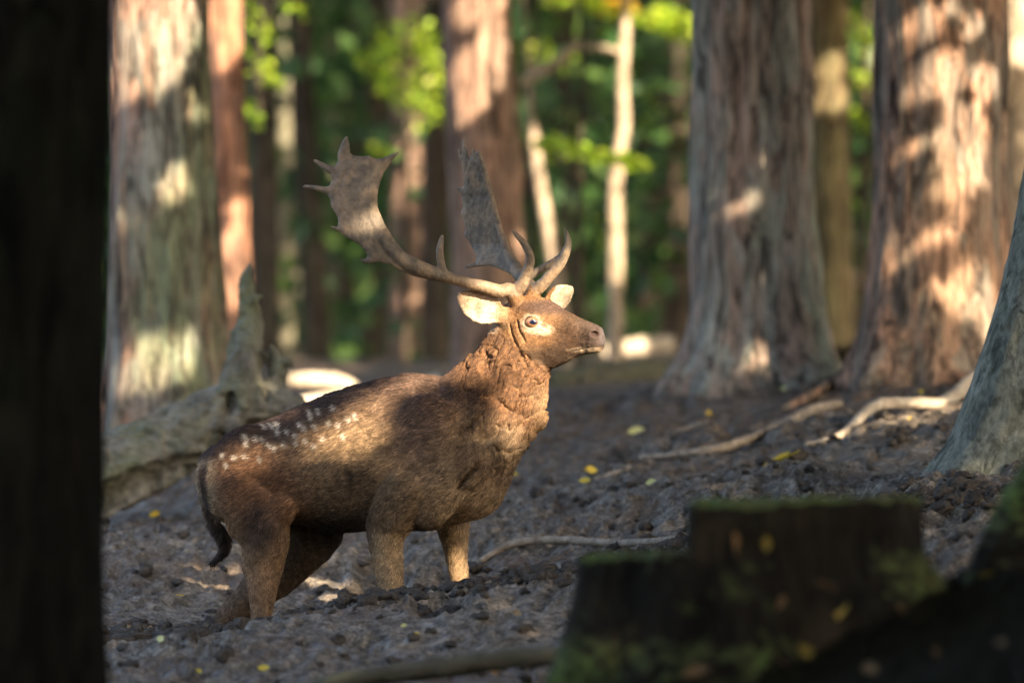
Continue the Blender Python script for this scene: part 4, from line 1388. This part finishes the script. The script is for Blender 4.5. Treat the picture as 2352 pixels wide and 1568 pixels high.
stick("fallen_branch", "long bare branch lying uphill across the mud, its cut end raised", "branch",
      [(1470, 1058, 6, 0), (1560, 1050, 8, 0), (1640, 1040, 10, 0), (1720, 1018, 11, 0), (1800, 985, 12, 0), (1870, 958, 12, 0), (1925, 938, 12, 0)], M['stick'])
stick("fallen_branch", "thin straight stick lying in the mud between the stag's forelegs and the stump", "branch",
      [(1100, 1306, 7, 0), (1180, 1290, 9, 0), (1300, 1272, 9, 0), (1420, 1260, 9, 0), (1540, 1250, 9, 0), (1680, 1240, 9, 0)], M['stick'])
stick("tree_root", "sunlit surface root running down from the leaning beech", "root",
      [(1850, 1028, 5, 0), (1930, 1008, 9, 0), (2010, 980, 12, 0), (2090, 960, 13, 0), (2170, 935, 15, 0), (2240, 905, 18, 0), (2310, 880, 20, 0)], M['log_pale'])
stick("tree_root", "mossy root stretching downhill from the pinkish spruce", "root",
      [(2010, 800, 26, 0), (1960, 850, 22, 0), (1915, 890, 17, 0), (1860, 920, 12, 0), (1800, 945, 7, 0)], M['spruce_pink'])
stick("fallen_branch", "short curved twig lying on brown soil above the long branch", "branch",
      [(1480, 1030, 3, 0), (1530, 1012, 5, 0), (1580, 1004, 5, 0), (1625, 1003, 3, 0)], M['stick'])
stick("fallen_branch", "pale twig on the mud beside a faded leaf", "branch", [(1470, 1150, 3, 0), (1510, 1140, 4, 0), (1560, 1128, 3, 0)], M['stick'])
stick("fallen_branch", "grey stick half sunk in mud next to two yellow leaves", "branch", [(1365, 1108, 5, 0), (1410, 1100, 7, 0), (1450, 1092, 6, 0)], M['stick'])
stick("fallen_branch", "pale twig lying on the mud behind the stag's tail", "branch", [(420, 1236, 4, 0), (470, 1232, 5, 0), (520, 1226, 4, 0)], M['stick'])
stick("fallen_log", "dark damp fallen log lying between the stag's chin and the shaded spruce", "log",
      [(1180, 905, 30, 0), (1270, 890, 40, 0), (1360, 876, 42, 0), (1460, 866, 40, 0), (1580, 855, 36, 0)], M['log_dark'], d=25.5)
stick("fallen_log", "sunlit pale log end lying over the dark damp log near the stag's nose", "log",
      [(1385, 806, 16, 0), (1420, 802, 20, 0), (1480, 795, 21, 0), (1550, 788, 19, 0)], M['log_pale'], d=34)
stick("fallen_log", "curved sunlit log behind the stag's back", "log",
      [(660, 872, 16, 0), (710, 872, 18, 0), (770, 876, 19, 0), (815, 893, 16, 0)], M['log_pale'], d=27.2)
stick("fallen_log", "lower sunlit log just above the stag's spotted back", "log",
      [(680, 925, 16, 0), (740, 918, 18, 0), (800, 908, 16, 0), (900, 892, 14, 0), (1010, 868, 16, 0)], M['log_pale'], d=24)
stick("fallen_log", "dark mossy log along the ground at the foreground edge", "log",
      [(640, 1600, 14, 0), (800, 1560, 20, 0), (980, 1535, 24, 0), (1150, 1515, 24, 0), (1320, 1500, 22, 0)], M['log_dark'], d=13.6)


# ------------------------------------------------------------------ leaves
LEAF_P = [(-.5, 0, 0), (-.3, .17, .03), (-.05, .25, .06), (.2, .20, .05), (.5, 0, 0), (.2, -.20, .05), (-.05, -.25, .06), (-.3, -.17, .03), (-.1, 0, -.01), (.25, 0, -.01), (-.62, 0, -.03)]
LEAF_FC = [(0, 8, 1), (1, 8, 2), (2, 8, 9), (2, 9, 3), (3, 9, 4), (4, 9, 5), (5, 9, 6), (6, 9, 8), (6, 8, 7), (7, 8, 0), (0, 10, 8)]
M['leaf_yellow'] = mat_leaf("yellow_leaf", [(0, (0.62, 0.42, 0.03)), (1, (0.70, 0.50, 0.05))], 0.25)
M['leaf_pale'] = mat_leaf("pale_green_leaf", [(0, (0.55, 0.52, 0.18)), (1, (0.60, 0.56, 0.22))], 0.25)
M['leaf_brown'] = mat_leaf("brown_leaf", [(0, (0.24, 0.13, 0.045)), (1, (0.34, 0.20, 0.07))], 0.2)


def leaf_mesh(name, mat, seed):
    r = np.random.default_rng(seed)
    me = bpy.data.meshes.new(name)
    c = r.uniform(0.5, 2.0)
    me.from_pydata([(x + r.normal(0, .015), y + r.normal(0, .02), z * c * 1.4 + 0.25 * x * x * r.uniform(0, 1.6)) for x, y, z in LEAF_P], [], LEAF_FC)
    for p in me.polygons:
        p.use_smooth = True
    me.materials.append(mat)
    return me


LM = {k: [leaf_mesh("fallen_leaf", M['leaf_' + k], s) for s in range(4)] for k in ('yellow', 'pale', 'brown')}
LEAVES = [(1460, 996, 36, 'pale', 1), (1802, 1066, 62, 'yellow', 0), (1357, 1104, 28, 'yellow', 1), (1345, 1118, 24, 'yellow', 1), (1495, 1138, 26, 'pale', 1), (1174, 1096, 34, 'yellow', 0), (723, 1294, 24, 'yellow', 1),
          (411, 1377, 28, 'yellow', 0), (355, 1186, 22, 'yellow', 1), (2116, 928, 20, 'yellow', 1), (2095, 977, 24, 'yellow', 0), (1860, 985, 18, 'yellow', 1), (1628, 946, 16, 'yellow', 1), (1862, 945, 16, 'yellow', 1), (1800, 905, 16, 'pale', 1),
          (370, 1516, 26, 'pale', 1), (456, 1553, 22, 'yellow', 1), (928, 1437, 14, 'pale', 1), (955, 1470, 16, 'yellow', 1), (607, 1560, 26, 'yellow', 1), (1145, 1365, 34, 'brown', 1), (1190, 1413, 24, 'brown', 1),
          (1155, 1372, 22, 'yellow', 0), (300, 1462, 30, 'brown', 1), (345, 1452, 26, 'brown', 1), (1130, 1560, 34, 'brown', 1), (1540, 1128, 16, 'brown', 1), (500, 1225, 24, 'pale', 0), (860, 1550, 22, 'brown', 1)]
LEAF_LABELS = ["pale green leaf standing upright on brown soil behind the stag's chest",
               'long flat yellow leaf lying on the mud below the long bare branch',
               'yellow leaf at the end of the half-sunk grey stick, upper of two',
               'yellow leaf at the end of the half-sunk grey stick, lower of two',
               'faded leaf lying against the pale twig',
               "yellow leaf peeping out beside the stag's chest",
               "yellow leaf between the stag's fore and hind legs",
               "yellow leaf on the mud behind the stag's hind legs",
               'dull yellow leaf under the dead log',
               'yellow leaf at the foot of the pinkish spruce',
               'yellow leaf lying on the sunlit surface root',
               'small yellow leaf below the raised end of the long branch',
               'small yellow leaf below the roots of the shaded grey spruce',
               'small yellow leaf touching the raised end of the long branch',
               'pale leaf on dark soil between the two thick spruces',
               'pale leaf beside the black foreground trunk',
               'yellow leaf at the foot of the mud bank beside the black foreground trunk',
               'pale speck of a leaf on the mud bank under the near foreleg',
               'small yellow leaf low on the mud bank under the near foreleg',
               "upright yellow leaf on the mud bank below the stag's hind legs",
               'brown curled leaf on the mud bank by the far foreleg',
               'small brown leaf low on the mud bank by the far foreleg',
               'yellow leaf tucked against a brown curled leaf by the far foreleg',
               'reddish brown leaf by the foot of the black trunk',
               'brown leaf second from the foot of the black trunk',
               'brown leaf near the dark mossy log in the foreground',
               'tiny brown leaf beyond the pale twig',
               "pale leaf on the twig behind the stag's tail",
               'brown leaf above the dark mossy foreground log']
rl = random.Random(4)
for i, (u, v, s, k, up) in enumerate(LEAVES):
    q = ground_hit(u, v)
    o = bpy.data.objects.new("fallen_leaf", LM[k][i % 4])
    scene.collection.objects.link(o)
    size = s * q[1] / KPX * 1.35
    o.location = (q[0], q[1], q[2] + size * (0.26 if up else 0.14))
    o.scale = (size, size, size)
    o.rotation_euler = (R(rl.uniform(55, 80)) if up else R(rl.uniform(8, 20)), R(rl.uniform(-25, 15)), R(rl.uniform(-60, 60) if up else rl.uniform(-20, 20)))
    tag(o, LEAF_LABELS[i], "leaf", "fallen leaves on the mud")
# leaves caught on the stump and its foot (world points on the stump's camera side)
dg = bpy.context.evaluated_depsgraph_get()
M['leaf_damp'] = mat_leaf("damp_brown_leaf", [(0, (0.10, 0.055, 0.018)), (1, (0.15, 0.085, 0.03))], 0.1, 0.8)
M['leaf_dull'] = mat_leaf("dull_yellow_leaf", [(0, (0.26, 0.18, 0.03)), (1, (0.30, 0.21, 0.04))], 0.1, 0.8)
LM['damp'] = [leaf_mesh("fallen_leaf", M['leaf_damp'], k) for k in range(4)]
LM['dull'] = [leaf_mesh("fallen_leaf", M['leaf_dull'], k) for k in range(4)]
STUMP_LEAVES = [(1690, 1250, 110, 'damp', "brown leaf on the step of the rotting stump"), (1760, 1246, 70, 'dull', "dull yellow leaf on the step of the rotting stump"),
                (1935, 1400, 100, 'dull', "dull yellow leaf stuck to the stump's flank above a ring of litter"), (1900, 1345, 80, 'damp', "brown leaf high on the stump's flank"),
                (1790, 1385, 80, 'damp', "upright brown leaf on the dark middle of the stump"), (1855, 1500, 110, 'dull', "yellow leaf in the litter low on the stump"),
                (1800, 1525, 120, 'damp', "brown leaf beneath the yellow one low on the stump"), (2080, 1420, 120, 'damp', "long brown leaf at the stump's sloping foot"),
                (2270, 1378, 110, 'dull', "yellowish leaf on the dark root beside the stump"), (1600, 1545, 130, 'damp', "curled brown leaf at the very base of the stump"),
                (1205, 1508, 80, 'dull', "yellow leaf lying before the stump by the mossy log"), (2150, 1505, 110, 'damp', "brown leaf on dark soil below the stump's sloping foot"),
                (2000, 1540, 110, 'damp', "wide brown leaf on dark soil at the stump's foot"), (2300, 1480, 100, 'damp', "brown leaf on dark soil under the mossy root")]
for i, (u, v, s, k, lab) in enumerate(STUMP_LEAVES):
    d = Vector(W(u, v, 1.0)) - Vector((0, 0, CZ))
    best = None
    for so in [stump] + [x for x in scene.objects if x.name.startswith("tree_root") and x.get("label", "").startswith("dark mossy")]:
        ok, loc, nr, _ = so.ray_cast(Vector((0, 0, CZ)), d.normalized())
        if ok and (best is None or loc.y < best[0].y):
            best = (loc, nr)
    g = ground_hit(u, v)
    if best is None or g[1] < best[0].y:
        best = (Vector(g), Vector((0, -0.3, 1)))
    loc, nr = best
    size = s * 0.6 * loc.y / KPX
    o = bpy.data.objects.new("fallen_leaf", LM[k][i % 4])
    scene.collection.objects.link(o)
    o.location = loc + nr * size * 0.03
    o.scale = (size,) * 3
    o.rotation_euler = (nr.to_track_quat('Z', 'Y').to_matrix() @ Vector((0, 0, 1)).to_track_quat('Z', 'Y').to_matrix()).to_euler()
    o.rotation_euler.rotate_axis('Z', rl.uniform(0, 6))
    o.rotation_euler.rotate_axis('X', R(35))
    tag(o, lab, "leaf", "leaves caught on the stump")


def leaf_cloud(name, C, size, mat, parent=None, seed=0, flat=0.0, aspect=0.6):
    """many small leaf faces: four-corner blades with random tilt"""
    r = np.random.default_rng(seed)
    n = len(C)
    size = np.broadcast_to(size, (n,)) * r.uniform(0.7, 1.3, n)
    a = r.normal(size=(n, 3))
    a[:, 2] *= (1 - flat)
    a /= np.linalg.norm(a, axis=1)[:, None]
    nn = r.normal(size=(n, 3))
    nn[:, 2] = nn[:, 2] * (1 - flat) + flat * 2.2
    b = np.cross(nn, a)
    b /= np.maximum(np.linalg.norm(b, axis=1), 1e-6)[:, None]
    h = (size / 2)[:, None]
    V = np.stack([C - a * h, C + b * h * aspect - a * h * 0.05, C + a * h, C - b * h * aspect - a * h * 0.05], 1).reshape(-1, 3)
    F = np.arange(n * 4).reshape(n, 4)
    return new_mesh(name, V, F, mat, parent, False)


M['leaf_bright'] = mat_leaf("sunlit_beech_leaf", [(0, (0.20, 0.34, 0.025)), (0.6, (0.32, 0.46, 0.03)), (1, (0.45, 0.50, 0.05))], 0.5)
M['leaf_gold'] = mat_leaf("golden_beech_leaf", [(0, (0.55, 0.33, 0.03)), (1, (0.65, 0.45, 0.06))], 0.5)
M['leaf_dark'] = mat_leaf("undergrowth_leaf", [(0, (0.022, 0.062, 0.022)), (0.5, (0.04, 0.10, 0.028)), (1, (0.075, 0.13, 0.03))], 0.4)
M['leaf_canopy'] = mat_leaf("canopy_leaf", [(0, (0.04, 0.06, 0.02)), (1, (0.07, 0.09, 0.03))], 0.25)  # leaves of the added, unseen masses that block sun and sky


def spray(u0, v0, u1, v1, wid, d, n, jitter=0.25):
    """leaf centres along a drooping twig between two pixels"""
    t = rng.random(n)
    u = u0 + (u1 - u0) * t + rng.normal(0, wid * .25, n)
    v = v0 + (v1 - v0) * t + rng.normal(0, wid * .35, n)
    return W(u, v, d + rng.normal(0, jitter, n))


# understory beeches carrying the bright leaf sprays: stem + twigs + leaves
UNDER = [
    ("young beech with a golden-tipped arching spray of bright leaves against the shaded spruce", 1300, 33,
     [(1340, 5, 1590, 75, 26, 330), (1500, 30, 1590, 60, 34, 160), (1250, 0, 1400, 10, 20, 80)], [(1395, 10, 1452, 18, 26, 150)]),
    ("young beech with a flat spray of bright leaves crossing the pale kinked sapling", 1330, 30,
     [(1320, 345, 1480, 378, 22, 190), (1240, 330, 1340, 350, 26, 70)], []),
    ("young beech with scattered sunlit leaves between the antlers and the red trunk", 930, 34,
     [(860, 100, 1020, 120, 60, 130), (880, 170, 1030, 260, 80, 190), (830, 130, 940, 210, 60, 90), (840, 345, 890, 345, 24, 22), (960, 60, 1010, 150, 50, 50)], []),
    ("young beech with yellow-green leaves close beside the red trunk", 590, 30,
     [(565, 20, 620, 90, 40, 60), (560, 120, 640, 200, 50, 50), (570, 240, 600, 290, 30, 24), (650, 0, 700, 30, 30, 20)], []),
    ("young beech with sunlit leaves in the gap between the two thick spruces", 1985, 34,
     [(1950, 30, 2010, 110, 50, 60), (1955, 170, 2010, 200, 36, 50), (1960, 260, 2005, 300, 36, 36), (2330, 160, 2352, 250, 40, 30)], []),
    ("young beech with dim leaves low in the gap before the dark undergrowth", 1220, 36,
     [(1190, 100, 1330, 160, 50, 60), (1210, 320, 1260, 380, 40, 40), (1300, 255, 1325, 275, 12, 6), (1440, 180, 1560, 300, 80, 30), (1340, 480, 1400, 560, 60, 14)], []),
]
for i, (lab, ub, d, sp, gold) in enumerate(UNDER):
    b = W(ub, 840, d)
    g = float(ground_smooth(b[0], b[1]))
    t = empty("young_beech", (b[0], b[1], g))
    tag(t, lab, "tree", "young beeches under the spruces")
    trunk_mesh("trunk", [(ub + 12, -160, 9), (ub + 6, 200, 12), (ub, 500, 15), (ub, VC - (g - .2 - CZ) / d * KPX, 20)], d, M['bark_dark'], t, 80 + i, seg=12, rough=0.002, flare=0.05, dz=0.08, top=4.5)
    allp = np.concatenate([spray(a, b_, c, e, w, d, n) for a, b_, c, e, w, n in sp])
    leaf_cloud("crown", allp, 0.062, M['leaf_bright'], t, 10 + i, 0.35)
    if gold:
        gp = np.concatenate([spray(a, b_, c, e, w, d, n) for a, b_, c, e, w, n in gold])
        o = leaf_cloud("crown", gp, 0.062, M['leaf_gold'], t, 30 + i, 0.35)
        o["label"] = "golden yellow leaf tuft at the tip of the spray"
    # twigs
    for j, (a, b_, c, e, w, n) in enumerate(sp):
        p0 = W(ub + 8, (b_ + e) / 2 + 60, d)
        p1, p2 = W(a, b_, d), W(c, e, d)
        L_ = np.array([p0, (p0 + p1) / 2 + [0, 0, .05], p1, p2])
        Pq = catmull(L_, 16)
        th = np.linspace(0, 2 * math.pi, 6, endpoint=False)
        rr = np.linspace(.010, .003, 16)
        V = Pq[:, None] + rr[:, None, None] * np.stack([np.cos(th), np.sin(th) * .5, np.sin(th)], -1)[None]
        ix = np.arange(96).reshape(16, 6)
        F = np.stack([ix[:-1], np.roll(ix[:-1], -1, 1), np.roll(ix[1:], -1, 1), ix[1:]], -1).reshape(-1, 4)
        new_mesh("twig", V.reshape(-1, 3), F, M['bark_dark'], t)
# pale bent branch of the kinked sapling
stick("fallen_branch", "pale bent bough hanging between the brown trunk and the kinked sapling", "branch",
      [(1195, 190, 11, 0), (1240, 168, 12, 0), (1285, 140, 12, 0), (1310, 115, 11, 0), (1360, 108, 9, 0), (1430, 120, 8, 0)], M['pale'], d=31)

# dense far undergrowth and wood
n = 60000
yy = rng.uniform(37, 66, n)
xx = rng.uniform(-0.16, 0.16, n) * yy * 1.15
hh = rng.random(n) ** 0.8 * 7.5
cl = noise3(xx * 0.6, yy * 0.4, hh * 0.6, 5)
keep = cl > -0.15
P = np.stack([xx, yy, ground_smooth(xx, yy) + hh], -1)[keep]
tag(leaf_cloud("far_undergrowth", P, 0.20, M['leaf_dark'], None, 50, 0.2, 0.7), "dense dark green foliage filling the far wood", "foliage", kind="stuff")
n = 60000
yy = rng.uniform(70, 90, n)
xx = rng.uniform(-28, 28, n)
hh = rng.random(n) * 16
P = np.stack([xx, yy, ground_smooth(xx, yy) + hh], -1)
tag(leaf_cloud("far_wood", P, 0.75, M['leaf_dark'], None, 51, 0.2, 0.8), "far wall of dark forest leaves", "foliage", kind="stuff")

# ------------------------------------------------------------------ unseen leaf layers added overhead to shade the place, gaps cut for chosen sunbeams
def lit(u, v, d, ru):
    return (*W(u, v, d), ru * d / KPX)


DD = DEER_D
GAPS = [lit(1290, 690, DD + .1, 44), lit(1225, 685, DD, 40), lit(570, 1075, DD, 20), lit(1140, 1000, DD, 36), lit(900, 925, DD, 30), lit(1010, 930, DD, 30), lit(950, 880, DD, 30), lit(1205, 740, DD - .1, 70), lit(1290, 770, DD - .15, 75), lit(1360, 780, DD - .2, 60), lit(1110, 712, DD - .2, 62), lit(1180, 830, DD - .1, 75), lit(1110, 880, DD, 62), lit(1225, 900, DD - .1, 58), lit(1236, 960, DD - .1, 42), lit(1160, 950, DD - .1, 50),
        lit(1000, 890, DD, 44), lit(770, 1010, DD, 46), lit(820, 975, DD, 30), lit(690, 1060, DD, 36), lit(760, 1070, DD, 34), lit(490, 1100, DD + .1, 22), lit(1062, 1320, DD, 34), lit(830, 520, DD - .3, 32), lit(655, 1160, DD - .1, 8), lit(660, 940, DD, 20), lit(1070, 1010, DD - .1, 26),
        lit(350, 60, 22.3, 120), lit(340, 150, 22.3, 70), lit(470, 230, 22.3, 26), lit(400, 430, 22.3, 36), lit(340, 850, 22.3, 60), lit(420, 830, 22.3, 40), lit(270, 500, 22.3, 20),
        lit(515, 60, 27, 75), lit(500, 160, 27, 26), lit(540, 500, 27, 30), lit(525, 590, 27, 46), lit(530, 690, 27, 46),
        lit(1100, 20, 27.4, 60), lit(1085, 170, 27.4, 60), lit(1120, 120, 27.4, 44), lit(1060, 260, 27.4, 40), lit(1190, 560, 27.4, 22),
        lit(1690, 480, 22.1, 22), lit(1760, 410, 22.1, 24), lit(1810, 240, 22.1, 12), lit(1700, 850, 22.1, 26), lit(1640, 440, 22.1, 14), lit(1780, 700, 22.1, 14),
        lit(2190, 330, 21.3, 62), lit(2215, 410, 21.3, 58), lit(2180, 440, 21.3, 50), lit(2150, 190, 21.3, 50), lit(2260, 190, 21.3, 40), lit(2240, 300, 21.3, 40), lit(2120, 60, 21.3, 36), lit(2230, 60, 21.3, 30), lit(2150, 560, 21.3, 28), lit(2230, 660, 21.3, 44), lit(2290, 760, 21.3, 60), lit(2180, 720, 21.3, 40), lit(2080, 350, 21.3, 20), lit(2060, 600, 21.3, 20), lit(2100, 700, 21.3, 24),
        lit(2040, 985, 19.3, 46), lit(2120, 960, 19.5, 56), lit(2200, 935, 19.7, 66), lit(1950, 1005, 19.2, 34), lit(2270, 910, 19.8, 60),
        lit(1430, 200, 31, 60), lit(1430, 320, 31, 60), lit(1414, 470, 31, 80), lit(1414, 590, 31, 60), lit(1240, 420, 31.5, 50), lit(1265, 530, 31.5, 60), lit(1285, 640, 31.5, 60), lit(1230, 330, 31.5, 40), lit(1430, 90, 31, 40),
        lit(1480, 795, 34, 80), lit(1400, 800, 34, 44), lit(740, 870, 27.2, 75), lit(730, 920, 24, 70), lit(1920, 712, 27, 40), lit(1890, 250, 30, 36), lit(1880, 180, 30, 28), lit(1944, 250, 33, 30), lit(1946, 640, 33, 36), lit(2335, 100, 31, 60),
        lit(1450, 20, 33, 110), lit(1550, 55, 33, 80), lit(1340, 350, 30, 60), lit(1460, 372, 30, 60), lit(1400, 360, 30, 40), lit(930, 120, 34, 90), lit(980, 220, 34, 90), lit(880, 200, 34, 70), lit(860, 345, 34, 40), lit(1000, 110, 34, 50),
        lit(590, 60, 30, 60), lit(580, 180, 30, 60), lit(585, 265, 30, 30), lit(1980, 70, 34, 60), lit(1985, 190, 34, 50), lit(1312, 265, 36, 20), lit(1270, 130, 36, 60), lit(655, 30, 42, 40), lit(655, 200, 42, 60), lit(690, 600, 52, 50), lit(945, 400, 40, 60), lit(930, 700, 40, 40), lit(980, 780, 34, 60),
        lit(1450, 1000, 19.8, 20)]
TRUNKS = [(W(u, 500, d)[0], d, w / 2 * d / KPX) for u, w, d in ((372, 250, 22.5), (522, 98, 27), (1118, 165, 27.5), (1734, 290, 22.3), (2160, 310, 21.5))]


def blocked(g):
    """a beam meant for g that would strike a trunk first"""
    h = SUN[:2] / np.linalg.norm(SUN[:2])
    for tx, ty, tr in TRUNKS:
        w_ = np.array([tx - g[0], ty - g[1]])
        al = w_ @ h
        if al > 0.6 and abs(w_[0] * h[1] - w_[1] * h[0]) < tr * 0.85 + g[3] * 0.3:
            return True
    return False


print("blocked beams", [i for i, g in enumerate(GAPS) if blocked(g)])
GAPS = np.array([g for g in GAPS if not blocked(g)])
GC, GR = GAPS[:, :3], GAPS[:, 3]


def in_gap(Q, pad):
    out = np.zeros(len(Q), bool)
    for c, r in zip(GC, GR):
        w_ = Q - c
        al = w_ @ SUN
        dist = np.sqrt(np.maximum((w_ ** 2).sum(1) - al ** 2, 0))
        out |= (dist < r + pad) & (al > 0)
    return out


def light_screen_layer(x0, x1, y0, y1, n, size, h0, h1, pad, seed, name, gap_noise=None):
    r = np.random.default_rng(seed)
    px, py = r.uniform(x0, x1, n), r.uniform(y0, y1, n)
    h = r.uniform(h0, h1, n)
    Q = np.stack([px, py, np.full(n, 1.0)], -1) + SUN[None] * (h / SUN[2])[:, None]
    k = ~in_gap(Q, pad)
    if gap_noise:
        fq, th_ = gap_noise
        k &= noise3(px * fq, py * fq, 0.5, seed) < th_
    return tag(leaf_cloud(name, Q[k], size, M['leaf_canopy'], None, seed, 0.3, 0.75), "leafy forest canopy overhead with gaps", "foliage", kind="stuff")


light_screen_layer(-4.2, 4.0, 6, 41, 270000, 0.12, 2.6, 4.2, 0.02, 71, "leaf_canopy")
light_screen_layer(-14, 16, 41, 80, 50000, 0.46, 8, 12, 0.2, 72, "leaf_canopy", (0.9, 0.3))
# unseen leaf mass added round the camera to block the low sky
n = 30000
xx, yy = rng.uniform(-11, 11, n), rng.uniform(-9, 4, n)
hh = rng.random(n) * 5.0
k = (np.hypot(xx, yy) > 3.0) & ((yy < -1.5) | (np.abs(xx) > 3.5))
P = np.stack([xx, yy, ground_smooth(xx, np.full(n, 5.0)) + hh], -1)[k]
tag(leaf_cloud("thicket", P, 0.34, M['leaf_canopy'], None, 75, 0.1, 0.75), "leafy thicket around the viewpoint", "foliage", kind="stuff")
